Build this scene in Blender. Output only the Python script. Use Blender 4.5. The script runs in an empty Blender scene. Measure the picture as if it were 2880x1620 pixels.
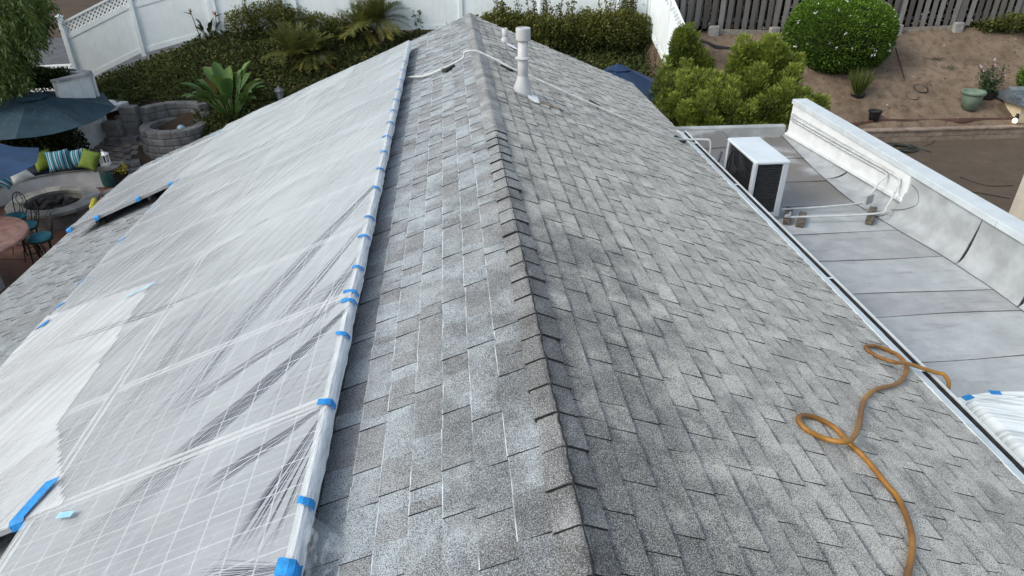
import bpy, bmesh, math, random
import numpy as np
from math import sin, cos, tan, radians, pi, sqrt, atan2, hypot
from mathutils import Vector, Matrix

random.seed(7); RNG = np.random.default_rng(7)
S = bpy.context.scene
COL = S.collection

# ------------------------------------------------------------------ camera, sky, sun, exposure
CAM = np.array([-0.37, 0.0, 1.85]); PITCH = radians(30.15); YAW = radians(5.0); FPX = 1920.0
cd = bpy.data.cameras.new('camera'); cd.lens = 24.0; cd.sensor_width = 36.0; cd.clip_start = 0.05; cd.clip_end = 2000
cam = bpy.data.objects.new('camera', cd); COL.objects.link(cam)
cam.location = CAM; cam.rotation_euler = (pi/2 - PITCH, 0, -YAW); S.camera = cam
SUN_AZ = radians(-110.0); SUN_EL = radians(40.0)
w = bpy.data.worlds.new('World'); S.world = w; w.use_nodes = True
wn = w.node_tree.nodes; wl = w.node_tree.links
sky = wn.new('ShaderNodeTexSky'); sky.sky_type = 'NISHITA'; sky.sun_disc = False
sky.sun_elevation = SUN_EL; sky.sun_rotation = SUN_AZ % (2*pi); sky.air_density = 1.0; sky.dust_density = 3.0; sky.ozone_density = 1.0
hs = wn.new('ShaderNodeHueSaturation'); hs.inputs['Saturation'].default_value = 0.62; wl.new(sky.outputs[0], hs.inputs['Color'])   # thin overcast: paler than a clear sky
tn = wn.new('ShaderNodeMix'); tn.data_type = 'RGBA'; tn.blend_type = 'MULTIPLY'; tn.inputs[0].default_value = 1.0; tn.inputs[7].default_value = (0.965, 1.0, 0.985, 1.0); wl.new(hs.outputs[0], tn.inputs[6])
bg = wn['Background']; bg.inputs[1].default_value = 0.15; wl.new(tn.outputs[2], bg.inputs[0])
sd = bpy.data.lights.new('sun', 'SUN'); sd.energy = 0.6; sd.angle = radians(10.0); sd.color = (1.0, 0.95, 0.88)
sun = bpy.data.objects.new('sun', sd); COL.objects.link(sun)
sdir = Vector((sin(SUN_AZ)*cos(SUN_EL), cos(SUN_AZ)*cos(SUN_EL), sin(SUN_EL)))
sun.rotation_euler = sdir.to_track_quat('Z', 'Y').to_euler(); sun.location = (-20, 10, 20)
vs = S.view_settings; vs.view_transform = 'Standard'; vs.look = 'None'; vs.gamma = 1.0; vs.use_curve_mapping = False; vs.exposure = 0.78

# ------------------------------------------------------------------ photo pixel (2880 x 1620) -> place in the world
_f = np.array([sin(YAW)*cos(PITCH), cos(YAW)*cos(PITCH), -sin(PITCH)]); _r = np.array([cos(YAW), -sin(YAW), 0.0]); _u = np.cross(_r, _f)
def ray(x, y): return _f + _r*(x-1440)/FPX - _u*(y-810)/FPX
def pz(x, y, z): d = ray(x, y); return CAM + d*((z-CAM[2])/d[2])
def py_(x, y, Y): d = ray(x, y); return CAM + d*((Y-CAM[1])/d[1])
def pxx(x, y, X): d = ray(x, y); return CAM + d*((X-CAM[0])/d[0])
TAN = 0.4167; SL = math.atan(TAN); CS, SN = cos(SL), sin(SL)
def rp(x, y, side, off=0.0):          # on the roof plane (side -1 left, +1 right), off = height above it along the normal
    n = np.array([side*SN, 0, CS]); d = ray(x, y); t = (off - n@CAM)/(n@d); return CAM + d*t
def roof(side, u, v, wv): return np.array([side*(u*CS + wv*SN), v, -u*SN + wv*CS])   # slope coordinates -> world
def uv_of(p): return abs(p[0])/CS if False else (-(p[2])*SN + abs(p[0])*CS, p[1])
def ss(a, b, x): t = np.clip((x-a)/(b-a), 0, 1); return t*t*(3-2*t)
def gz(x, y):
    x = np.asarray(x, float); y = np.asarray(y, float)
    zf = np.where(x > -7.3, -1.85, np.where(x > -11.6, -1.85-(-7.3-x)*0.337, -3.3-np.clip((-11.6-x)*0.3, 0, 1.0)))
    t = np.clip((y-17.4)/4.6, 0, 1); zl = -4.4+(zf+4.4)*t - np.clip(y-22.2, 0, 9)*0.35
    tr = np.clip((y-17.2)/3.8, 0, 1); zr = np.where(y < 17.12, -4.0, -3.62+1.82*tr) - np.clip(y-21.4, 0, 9)*0.3
    k = ss(5.3, 5.9, x)
    return zl*(1-k)+zr*k
def gp(x, y, lift=0.0):               # where the view ray through a photo pixel meets the ground
    d = ray(x, y); t = np.arange(8, 60, 0.02); P = CAM+d[None]*t[:, None]
    k = np.argmax(P[:, 2] < gz(P[:, 0], P[:, 1])+lift); return P[k]
def vh(pt, base):                     # height z at which the vertical through base shows at photo pixel row of pt
    d = ray(*pt); R = hypot(base[0]-CAM[0], base[1]-CAM[1]); return CAM[2]+d[2]/hypot(d[0], d[1])*R

# ------------------------------------------------------------------ materials
def newmat(name):
    m = bpy.data.materials.new(name); m.use_nodes = True; nt = m.node_tree
    return m, nt, nt.nodes['Principled BSDF']
class G:                               # small node builder
    def __init__(s, nt): s.t = nt; s.n = nt.nodes; s.l = nt.links
    def put(s, sock, v):
        if hasattr(v, 'node'): s.l.new(v, sock)
        else: sock.default_value = v
    def math(s, op, a, b=0.0, c=0.0, clamp=False):
        k = s.n.new('ShaderNodeMath'); k.operation = op; k.use_clamp = clamp
        s.put(k.inputs[0], a); s.put(k.inputs[1], b); s.put(k.inputs[2], c); return k.outputs[0]
    def noise(s, vec=None, scale=5.0, detail=3.0, rough=0.55, dist=0.0, dim='3D', wv=None):
        k = s.n.new('ShaderNodeTexNoise'); k.noise_dimensions = dim
        if vec is not None: s.put(k.inputs['Vector'], vec)
        if wv is not None: s.put(k.inputs['W'], wv)
        k.inputs['Scale'].default_value = scale; k.inputs['Detail'].default_value = detail; k.inputs['Roughness'].default_value = rough; k.inputs['Distortion'].default_value = dist
        return k.outputs[0]
    def vor(s, vec, scale, feat='F1'):
        k = s.n.new('ShaderNodeTexVoronoi'); k.feature = feat; s.put(k.inputs['Vector'], vec); k.inputs['Scale'].default_value = scale; return k.outputs
    def ramp(s, fac, a, b, lo=0.0, hi=1.0):
        k = s.n.new('ShaderNodeMapRange'); k.interpolation_type = 'SMOOTHSTEP'; s.put(k.inputs[0], fac)
        k.inputs[1].default_value = a; k.inputs[2].default_value = b; k.inputs[3].default_value = lo; k.inputs[4].default_value = hi; return k.outputs[0]
    def mix(s, fac, a, b, mode='MIX'):
        k = s.n.new('ShaderNodeMix'); k.data_type = 'RGBA'; k.blend_type = mode
        s.put(k.inputs[0], fac); s.put(k.inputs[6], c4(a)); s.put(k.inputs[7], c4(b)); return k.outputs[2]
    def pos(s): return s.n.new('ShaderNodeNewGeometry').outputs['Position']
    def obj(s): return s.n.new('ShaderNodeTexCoord').outputs['Object']
    def attr(s, name): k = s.n.new('ShaderNodeAttribute'); k.attribute_name = name; return k.outputs['Fac']
    def sep(s, v): k = s.n.new('ShaderNodeSeparateXYZ'); s.put(k.inputs[0], v); return k.outputs
    def comb(s, x, y, z=0.0): k = s.n.new('ShaderNodeCombineXYZ'); s.put(k.inputs[0], x); s.put(k.inputs[1], y); s.put(k.inputs[2], z); return k.outputs[0]
    def vmul(s, v, t): k = s.n.new('ShaderNodeVectorMath'); k.operation = 'MULTIPLY'; s.put(k.inputs[0], v); k.inputs[1].default_value = t; return k.outputs[0]
    def bump(s, hgt, strength=0.4, dist=0.01, nrm=None):
        k = s.n.new('ShaderNodeBump'); k.inputs['Strength'].default_value = strength; k.inputs['Distance'].default_value = dist; s.put(k.inputs['Height'], hgt)
        if nrm is not None: s.l.new(nrm, k.inputs['Normal'])
        return k.outputs[0]
def c4(c):
    if hasattr(c, 'node'): return c
    return (c[0], c[1], c[2], 1.0)
MATS = {}
def plain(name, col, rough=0.6, var=0.15, scale=8.0, bump=0.0, bscale=60.0, metal=0.0, stain=None, stain_s=2.0, stain_a=0.5, spec=0.4, tint=False):
    if name in MATS: return MATS[name]
    m, nt, b = newmat(name); g = G(nt); P = g.pos()
    n = g.noise(P, scale, 5.0)
    dark = tuple(c*(1-var*1.6) for c in col); lite = tuple(min(1, c*(1+var)) for c in col)
    c = g.mix(g.ramp(n, 0.3, 0.7), dark, lite)
    if stain: c = g.mix(g.ramp(g.noise(P, stain_s, 7.0, 0.65), 0.5, 0.72, 0, stain_a), c, stain)
    if tint: c = g.mix(1.0, c, g.comb3(g.attr('tv')) if False else tintcol(g), 'MULTIPLY')
    g.put(b.inputs['Base Color'], c); b.inputs['Roughness'].default_value = rough; b.inputs['Metallic'].default_value = metal; b.inputs['Specular IOR Level'].default_value = spec
    if bump: g.put(b.inputs['Normal'], g.bump(g.noise(P, bscale, 4.0), bump, 0.01))
    MATS[name] = m; return m
def tintcol(g):
    t = g.ramp(g.attr('tv'), 0, 1, 0.55, 1.25); return g.comb(t, t, t)

def shingle_mat(name, lite, brown, speck, band=0.0):
    m, nt, b = newmat(name); g = G(nt); P = g.pos(); tv = g.attr('tv')
    tone = g.math('ADD', g.math('MULTIPLY', tv, 0.95), g.math('MULTIPLY', g.noise(P, 2.2, 5.0, 0.6), 0.4))
    c = g.mix(g.ramp(tone, 0.32, 0.86), lite, brown)
    sm = g.noise(g.vmul(P, (1.0, 0.8, 1.0)), 3.5, 8.0, 0.72)
    xs = g.sep(P); near = g.ramp(g.math('ABSOLUTE', g.math('SUBTRACT', xs[0], 0.16)), 0.05, 1.15, 0.24, 0.0)      # weathering gathers along the ridge
    far = g.ramp(xs[1], 1.0, 5.5, 1.0, 0.25)
    c = g.mix(g.ramp(g.math('ADD', sm, g.math('MULTIPLY', near, far)), 0.50, 0.74, 0.0, 0.70), c, (0.07, 0.068, 0.068))
    low = g.ramp(xs[0], -3.6, -3.0, 0.45, 0.0); c = g.mix(low, c, (0.13, 0.13, 0.13))                # older unpainted courses by the lower eave
    if band:                             # the dark granule band pressed into the strip just below each butt
        fr = g.math('FRACT', g.math('DIVIDE', g.math('SUBTRACT', g.math('ABSOLUTE', xs[0]), 0.0785), 0.1430*CS))
        bm = g.math('MULTIPLY', g.ramp(fr, 0.05, 0.30, 1.0, 0.0), g.ramp(g.noise(P, 7.0, 3.0, 0.6), 0.45, 0.62)); c = g.mix(g.math('MULTIPLY', bm, band), c, (0.06, 0.06, 0.062))
    gr = g.noise(P, 185.0, 3.0, 0.7); c = g.mix(g.ramp(gr, 0.38, 0.68, 0.0, 0.56), c, tuple(min(0.8, k*1.55) for k in lite))
    g2 = g.noise(P, 215.0, 2.5, 0.65); bl = g.noise(P, 5.5, 6.0, 0.7); c = g.mix(g.ramp(g.math('ADD', g2, g.math('MULTIPLY', g.math('ADD', g.math('SUBTRACT', bl, 0.5), g.math('MULTIPLY', g.math('MULTIPLY', near, far), 0.5)), 0.30)), 0.48, 0.59, 0.0, speck), c, (0.04, 0.038, 0.038))
    g.put(b.inputs['Base Color'], c); b.inputs['Roughness'].default_value = 0.9; b.inputs['Specular IOR Level'].default_value = 0.2
    g.put(b.inputs['Normal'], g.bump(gr, 0.5, 0.004))
    MATS[name] = m; return m
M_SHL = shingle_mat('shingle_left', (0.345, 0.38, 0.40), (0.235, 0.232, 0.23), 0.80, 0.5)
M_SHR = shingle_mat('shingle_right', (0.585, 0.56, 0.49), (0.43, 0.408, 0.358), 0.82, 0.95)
M_CAP = shingle_mat('shingle_cap', (0.35, 0.36, 0.355), (0.21, 0.212, 0.208), 0.82)
M_EDGE = plain('butt_highlight', (0.42, 0.455, 0.48), 0.7, 0.35, 9.0)  # highlight of sun-caught butt edges, put into the colour on the left slope
M_DARKEDGE = plain('asphalt_butt', (0.020, 0.020, 0.022), 0.9, 0.3, 30.0)

def leaf_mat(name, a, b_, rough=0.55, trans=0.25):
    m, nt, b = newmat(name); g = G(nt); tv = g.attr('tv')
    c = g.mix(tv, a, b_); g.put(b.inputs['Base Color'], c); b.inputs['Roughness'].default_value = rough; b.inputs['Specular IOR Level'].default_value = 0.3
    if trans:
        tr = nt.nodes.new('ShaderNodeBsdfTranslucent'); g.put(tr.inputs[0], c); mx = nt.nodes.new('ShaderNodeMixShader'); mx.inputs[0].default_value = trans
        nt.links.new(b.outputs[0], mx.inputs[1]); nt.links.new(tr.outputs[0], mx.inputs[2]); nt.links.new(mx.outputs[0], nt.nodes['Material Output'].inputs[0])
    MATS[name] = m; return m

# ------------------------------------------------------------------ mesh helpers
def wm(o):
    B = Matrix.LocRotScale(o.location, o.rotation_euler, o.scale)
    return B if o.parent is None else wm(o.parent) @ o.matrix_parent_inverse @ B
def link(o, parent=None):              # everything is modelled in world coordinates, also under a parent
    COL.objects.link(o)
    if parent is not None: o.parent = parent; o.matrix_parent_inverse = wm(parent).inverted()
    return o
def dup(root, loc, rz, label=None, s=1.0):   # a copy of a thing with its parts and sub-parts
    r = root.copy(); COL.objects.link(r); r.location = tuple(loc); r.rotation_euler = (0, 0, rz); r.scale = (s, s, s)
    if label: r['label'] = label
    for ch in [o for o in root.children]:
        c = ch.copy(); COL.objects.link(c); c.parent = r
        for gch in [o for o in ch.children]: d = gch.copy(); COL.objects.link(d); d.parent = c
    return r
def mesh(name, V, F, mat, parent=None, smooth=False, tv=None, mats=None, midx=None, loc=None):
    me = bpy.data.meshes.new(name); me.from_pydata([tuple(v) for v in V], [], [tuple(f) for f in F]); 
    for mm in (mats or [mat]): me.materials.append(mm)
    if midx is not None: me.polygons.foreach_set('material_index', np.asarray(midx, np.int32))
    if smooth: me.polygons.foreach_set('use_smooth', [True]*len(me.polygons))
    if tv is not None: me.attributes.new('tv', 'FLOAT', 'FACE').data.foreach_set('value', np.asarray(tv, np.float32))
    me.update(); o = bpy.data.objects.new(name, me)
    if loc is not None: o.location = loc
    return link(o, parent)
def qmesh(name, V, Q, mat, parent=None, tv=None, smooth=False):   # numpy quads, fast
    V = np.asarray(V, np.float32); Q = np.asarray(Q, np.int32); me = bpy.data.meshes.new(name)
    me.vertices.add(len(V)); me.vertices.foreach_set('co', V.ravel()); me.loops.add(Q.size); me.loops.foreach_set('vertex_index', Q.ravel())
    me.polygons.add(len(Q)); me.polygons.foreach_set('loop_start', np.arange(0, Q.size, Q.shape[1], dtype=np.int32))
    me.materials.append(mat)
    if tv is not None: me.attributes.new('tv', 'FLOAT', 'FACE').data.foreach_set('value', np.asarray(tv, np.float32))
    if smooth: me.polygons.foreach_set('use_smooth', np.ones(len(Q), bool))
    me.update(calc_edges=True); me.validate(); return link(bpy.data.objects.new(name, me), parent)
def tag(o, label, cat, group=None, kind=None):
    if label: o['label'] = label
    if cat: o['category'] = cat
    if group: o['group'] = group
    if kind: o['kind'] = kind
    return o
def thing(name, loc, label, cat, group=None, rz=0.0):
    o = bpy.data.objects.new(name, None); o.empty_display_size = 0.1; o.location = tuple(loc); o.rotation_euler = (0, 0, rz); COL.objects.link(o); return tag(o, label, cat, group)
class MB:                              # collects shapes into one mesh
    def __init__(s): s.V = []; s.F = []; s.tv = []
    def add(s, V, F, tv=0.5):
        k = len(s.V); s.V += [tuple(v) for v in V]; s.F += [tuple(i+k for i in f) for f in F]; s.tv += [tv]*len(F); return s
    def box(s, c, d, rz=0.0, ch=0.0, M=None, tv=0.5):   # centre, size; ch chamfers all vertical and top edges
        x, y, z = d[0]/2, d[1]/2, d[2]/2
        if ch <= 0:
            V = [(-x,-y,-z),(x,-y,-z),(x,y,-z),(-x,y,-z),(-x,-y,z),(x,-y,z),(x,y,z),(-x,y,z)]; F = [(3,2,1,0),(4,5,6,7),(0,1,5,4),(1,2,6,5),(2,3,7,6),(3,0,4,7)]
        else:
            def ringo(hx, hy, zz): return [(-hx+ch,-hy,zz),(hx-ch,-hy,zz),(hx,-hy+ch,zz),(hx,hy-ch,zz),(hx-ch,hy,zz),(-hx+ch,hy,zz),(-hx,hy-ch,zz),(-hx,-hy+ch,zz)]
            V = ringo(x-ch*.6, y-ch*.6, -z)+ringo(x, y, -z+ch)+ringo(x, y, z-ch)+ringo(x-ch*.7, y-ch*.7, z)
            F = [tuple(range(7, -1, -1)), tuple(range(24, 32))]
            for q in range(3):
                for i in range(8): j = (i+1) % 8; F.append((q*8+i, q*8+j, q*8+8+j, q*8+8+i))
        R = M if M is not None else Matrix.Rotation(rz, 3, 'Z')
        return s.add([tuple(R @ Vector(v)+Vector(c)) for v in V], F, tv)
    def bar(s, a, b, wd, th, up=(0,0,1), ch=0.0, tv=0.5):
        a = Vector(a); b = Vector(b); d = b-a; L = d.length; z = d.normalized(); u = Vector(up); x = u.cross(z)
        if x.length < 1e-4: x = Vector((1,0,0)).cross(z)
        x.normalize(); y = z.cross(x); return s.box((a+b)/2, (wd, th, L), ch=ch, M=Matrix((x, y, z)).transposed(), tv=tv)
    def tube(s, pts, r, n=8, cap=True, tv=0.5, closed=False):
        P = [Vector(p) for p in pts]; m = len(P); rr = r if hasattr(r, '__len__') else [r]*m; V = []; prev = None
        for i in range(m):
            if closed: t = P[(i+1) % m]-P[i-1]
            else: t = P[min(i+1, m-1)]-P[max(i-1, 0)]
            t = t.normalized() if t.length > 1e-9 else Vector((0,0,1))
            if prev is None: a = t.orthogonal().normalized()
            else: a = prev - t*prev.dot(t); a = a.normalized() if a.length > 1e-6 else t.orthogonal().normalized()
            prev = a; b = t.cross(a)
            V += [tuple(P[i]+(a*cos(2*pi*k/n)+b*sin(2*pi*k/n))*rr[i]) for k in range(n)]
        F = []
        for i in range(m if closed else m-1):
            j = (i+1) % m
            for k in range(n): F.append((i*n+k, i*n+(k+1) % n, j*n+(k+1) % n, j*n+k))
        if cap and not closed: F += [tuple(range(n-1, -1, -1)), tuple((m-1)*n+k for k in range(n))]
        return s.add(V, F, tv)
    def lathe(s, prof, n=24, c=(0,0,0), tv=0.5, M=None):
        V = []
        for (r, z) in prof: V += [(r*cos(2*pi*k/n), r*sin(2*pi*k/n), z) for k in range(n)]
        if M is not None: V = [tuple(M @ Vector(v)) for v in V]
        V = [(v[0]+c[0], v[1]+c[1], v[2]+c[2]) for v in V]
        F = [(i*n+k, i*n+(k+1) % n, i*n+n+(k+1) % n, i*n+n+k) for i in range(len(prof)-1) for k in range(n)]
        if prof[0][0] > 1e-6: F.append(tuple(range(n-1, -1, -1)))
        if prof[-1][0] > 1e-6: F.append(tuple((len(prof)-1)*n+k for k in range(n)))
        return s.add(V, F, tv)
    def out(s, name, mat, parent=None, smooth=False, tv=False): return mesh(name, s.V, s.F, mat, parent, smooth, s.tv if tv else None)
def smoothpath(P, per=6, closed=False):
    P = [np.array(p, float) for p in P]; n = len(P); out = []
    for i in range(n-1):
        p0 = P[max(i-1, 0)]; p1 = P[i]; p2 = P[i+1]; p3 = P[min(i+2, n-1)]
        for k in range(per):
            t = k/per; out.append(0.5*((2*p1)+(-p0+p2)*t+(2*p0-5*p1+4*p2-p3)*t*t+(-p0+3*p1-3*p2+p3)*t**3))
    out.append(P[-1]); return out

def leaves(name, P, Nn, L, W, tv, mat, parent=None, fold=0.25, up=None, kind=None):
    """P base points (n,3), Nn pointing direction (n,3), L, W lengths; one folded quad pair per leaf"""
    P = np.asarray(P, float); n = len(P); D = np.asarray(Nn, float); D /= np.linalg.norm(D, axis=1)[:, None]+1e-9
    R = RNG.normal(size=(n, 3)) if up is None else np.cross(D, np.asarray(up, float)); X = np.cross(D, R) if up is None else R; X /= np.linalg.norm(X, axis=1)[:, None]+1e-9
    Z = np.cross(D, X); L = np.broadcast_to(L, n)[:, None]; W = np.broadcast_to(W, n)[:, None]
    a = P; b = P+D*L*0.45+X*W*0.5+Z*W*fold; c = P+D*L; d = P+D*L*0.45-X*W*0.5+Z*W*fold
    V = np.stack([a, b, c, d], 1).reshape(-1, 3); Q = np.arange(4*n).reshape(n, 4)
    o = qmesh(name, V, Q, mat, parent, tv)
    if kind: o['kind'] = kind
    return o
def rdir(n): v = RNG.normal(size=(n, 3)); return v/np.linalg.norm(v, axis=1)[:, None]
def vnoise(P, s, seed=0):              # cheap smooth value noise from sines
    r = np.random.default_rng(seed); out = 0
    for k in range(5):
        a = r.normal(size=3); ph = r.uniform(0, 6.28); out = out+np.sin(P@a*s*(1+0.5*k)+ph)/(1+0.6*k)
    return out/2.6

# ------------------------------------------------------------------ terrain
def build_terrain():
    xs = np.concatenate([[-220, -110, -60, -35, -24], np.arange(-17, 18.01, 0.22), [22, 30, 50, 100, 220]])
    ys = np.concatenate([[-120, -50, -20, -6, 0, 5], np.arange(10, 23.6, 0.22), [25, 28, 31, 36, 45, 70, 120, 320]])
    X, Y = np.meshgrid(xs, ys); Z = gz(X, Y); P = np.stack([X, Y, 0*X], -1).reshape(-1, 3)
    fine = ((X > 6) & (Y > 17.4) & (Y < 22)).ravel()
    Z = Z.ravel()+np.where(fine, 0.05*vnoise(P, 2.2, 3)+0.02*vnoise(P, 7.0, 5), 0.03*vnoise(P, 1.5, 4)*(np.abs(P[:, 0]) < 16)*(P[:, 1] > 17.6))
    V = np.stack([X.ravel(), Y.ravel(), Z], 1); nx = len(xs); ny = len(ys)
    i = (np.arange(ny-1)[:, None]*nx+np.arange(nx-1)[None]).ravel(); Q = np.stack([i, i+1, i+nx+1, i+nx], 1)
    m, nt, b = newmat('bare_soil'); g = G(nt); p = g.pos(); x = g.sep(p)
    c = g.mix(g.ramp(g.noise(p, 0.9, 7.0, 0.65), 0.3, 0.7), (0.145, 0.105, 0.073), (0.27, 0.203, 0.145))
    c = g.mix(g.ramp(g.noise(p, 5.0, 6.0, 0.7), 0.45, 0.68, 0, 0.68), c, (0.085, 0.060, 0.043))
    c = g.mix(g.ramp(g.noise(p, 26.0, 4.0, 0.7), 0.58, 0.72, 0, 0.5), c, (0.34, 0.28, 0.22))
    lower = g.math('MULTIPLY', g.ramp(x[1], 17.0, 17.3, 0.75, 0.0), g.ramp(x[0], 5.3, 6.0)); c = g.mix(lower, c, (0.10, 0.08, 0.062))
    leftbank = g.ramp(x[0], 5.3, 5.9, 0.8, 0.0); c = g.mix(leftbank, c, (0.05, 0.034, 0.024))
    g.put(b.inputs['Base Color'], c); b.inputs['Roughness'].default_value = 0.95; b.inputs['Specular IOR Level'].default_value = 0.15
    g.put(b.inputs['Normal'], g.bump(g.noise(p, 22.0, 6.0, 0.7), 0.9, 0.05))
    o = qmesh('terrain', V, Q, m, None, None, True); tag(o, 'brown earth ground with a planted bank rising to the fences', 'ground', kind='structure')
build_terrain()

M_PATIO = plain('stained_concrete', (0.175, 0.085, 0.058), 0.55, 0.25, 3.0, 0.15, 40.0, stain=(0.09, 0.05, 0.04), stain_s=1.5)
def build_patio():
    V = [(-16, 5, -4.395), (-6.6, 5, -4.395), (-6.6, 17.2, -4.395), (-10.2, 17.35, -4.395), (-16, 17.35, -4.395)]
    o = mesh('patio', V, [(0, 1, 2, 3, 4)], M_PATIO); tag(o, 'red-brown stained concrete patio round the fire pit', 'patio', kind='structure')
    for a, b_ in [((-9.6, 5), (-7.9, 14.2)), ((-12, 12.9), (-6.7, 12.5)), ((-7.8, 14.0), (-6.7, 17.0))]:
        j = MB(); j.bar((a[0], a[1], -4.392), (b_[0], b_[1], -4.392), 0.012, 0.006); j.out('joint', plain('joint_dark', (0.03, 0.018, 0.014), 0.9), o)
build_patio()
rd = mesh('road', [(-60, 26.5, -4.2), (-9, 26.5, -4.2), (-9, 36, -4.2), (-60, 36, -4.2)], [(0, 1, 2, 3)], plain('asphalt', (0.075, 0.075, 0.08), 0.85, 0.15, 3.0))
tag(rd, 'grey asphalt road beyond the end of the white fence', 'road', kind='structure')

# ------------------------------------------------------------------ the house and its shingled roof
house = thing('house', (0, 6, -4.4), 'house with a grey shingled gable roof and a long capped ridge', 'house')
YN, YF = -0.6, 12.70; UR = 3.25; UL = 6.72
M_WALL = plain('stucco_white', (0.70, 0.71, 0.70), 0.85, 0.08, 3.0, 0.3, 90.0)
M_FASC = plain('fascia_paint', (0.55, 0.52, 0.46), 0.6, 0.12, 5.0)
def slope(side, ulen, name):
    V = [tuple(roof(side, u, v, wv)) for wv in (-0.004, -0.09) for (u, v) in ((0, YN), (ulen, YN), (ulen, YF), (0, YF))]
    F = [(0, 1, 2, 3), (7, 6, 5, 4), (0, 4, 5, 1), (1, 5, 6, 2), (2, 6, 7, 3)]
    if side < 0: F = [f[::-1] for f in F]
    return mesh(name, V, F, plain('roof_deck', (0.10, 0.10, 0.10), 0.9), house)
slopeR = slope(1, UR-0.01, 'roof_slope'); slopeL = slope(-1, UL-0.01, 'roof_slope')
wb = MB(); wb.box((-1.5, 5.9, -3.45), (8.3, 12.4, 1.9), 0)
wb.add([(-5.65, 12.1, -2.5), (2.65, 12.1, -2.5), (2.65, 12.1, -1.3), (0, 12.1, -0.12), (-5.65, 12.1, -2.48)], [(0, 1, 2, 3, 4)])
wb.box((1.2, 5.9, -1.95), (2.9, 12.38, 1.1)); wb.out('wall', M_WALL, house)
for side, ul in ((1, UR), (-1, UL)):
    r = MB(); a = roof(side, 0, YF+0.012, -0.07); b_ = roof(side, ul, YF+0.012, -0.07); r.bar(a, b_, 0.024, 0.13, up=(0, 1, 0)); r.out('rake_board', M_FASC, house)
fb = MB(); a = roof(-1, UL+0.012, YN, -0.06); b_ = roof(-1, UL+0.012, YF, -0.06); fb.bar(a, b_, 0.02, 0.12, up=(0, 0, 1)); fb.out('fascia', M_FASC, house)

def frame_ok(p):
    d = np.asarray(p)-CAM; z = d@_f
    if z < 0.3: return False
    return -0.55*2880 < FPX*(d@_r)/z < 0.55*2880 and -0.55*1620 < FPX*(d@_u)/z < 0.55*1620
def tab_geo(side, u0, u1, v0, v1, t, tp, edge):
    k = 0.006
    def R(u, v, wv): return tuple(roof(side, u, v, wv))
    V = [R(u0, v0+tp, 0.0008), R(u0, v1-tp, 0.0008), R(u1-0.0042, v1, t), R(u1-0.0042, v0, t), R(u1, v0+0.001, t*0.97), R(u1, v1-0.001, t*0.97), R(u1, v0+0.001, -0.003), R(u1, v1-0.001, -0.003), R(u0, v0+tp, -0.003), R(u0, v1-tp, -0.003)]
    F = [(0, 3, 2, 1), (3, 4, 5, 2), (4, 6, 7, 5), (0, 8, 6, 4, 3), (1, 2, 5, 7, 9)]
    if side < 0: F = [f[::-1] for f in F]
    return V, F, [0, edge, edge, 2, 2]
def shingles():
    e = 0.1430; allt = []
    rnd = random.Random(11)
    for side, ul, nC in ((1, UR, 22), (-1, UL, 46)):
        sl = slopeR if side > 0 else slopeL
        for i in range(nC):
            u0 = 0.085+i*e; u1 = min(u0+e, ul+0.008); u0 -= 0.022
            wob = 0.003*sin(i*2.1)
            v = 0.55-rnd.uniform(0, 0.3); high = rnd.random() < 0.5
            while v < YF+0.015:
                wd = rnd.choice([0.07, 0.10, 0.12, 0.14, 0.17, 0.2, 0.24, 0.28])*rnd.uniform(0.9, 1.1)
                if high: wd *= 0.9
                v1 = min(v+wd, YF+0.02)
                um = (u0+u1)/2; vm = (v+v1)/2
                covered = side < 0 and ((1.25 < um < 2.65 and v1 < 11.5) or (2.6 < um < 4.25 and 3.0 < v and v1 < 11.5) or (4.2 < um < 6.0 and v > 9.9 and v1 < 11.4))
                if not covered and v1-v > 0.02:
                    if side > 0: tv = min(1, max(0, rnd.gauss(0.36, 0.25)))
                    else: tv = min(1, max(0, rnd.choice([0.02, 0.1, 0.2, 0.3, 0.5, 0.8, 0.9])+rnd.gauss(0, 0.09)))
                    t = (0.0125 if high else 0.0062)+rnd.uniform(-0.0008, 0.0008)
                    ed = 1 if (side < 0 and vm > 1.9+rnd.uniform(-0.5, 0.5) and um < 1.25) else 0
                    p = roof(side, um, vm, 0); d = p-CAM; dist = np.linalg.norm(d); nrm = np.array([side*SN, 0, CS])
                    ar = (v1-v)*e*abs(nrm@d)/dist**3 if frame_ok(p) and not (side < 0 and 1.0 < um < 2.7 and vm < 11.6) else 0
                    allt.append((ar, side, tab_geo(side, u0+wob, u1+wob*0.4+rnd.uniform(-0.002, 0.002), v, v1, t, 0.004 if high else 0.0, ed), tv))
                v = v1; high = not high if rnd.random() < 0.8 else high
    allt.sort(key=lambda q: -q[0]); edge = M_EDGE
    rest = {1: MB(), -1: MB()}; ri = {1: [], -1: []}
    for k, (ar, side, (V, F, mi), tv) in enumerate(allt):
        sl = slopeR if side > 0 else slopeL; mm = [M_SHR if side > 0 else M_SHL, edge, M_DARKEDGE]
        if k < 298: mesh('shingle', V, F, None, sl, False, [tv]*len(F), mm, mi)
        else: rest[side].add(V, F, tv); ri[side] += mi
    for side in (1, -1):
        sl = slopeR if side > 0 else slopeL; r = rest[side]
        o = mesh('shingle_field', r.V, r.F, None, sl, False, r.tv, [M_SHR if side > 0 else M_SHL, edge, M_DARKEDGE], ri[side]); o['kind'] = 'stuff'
shingles()
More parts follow.
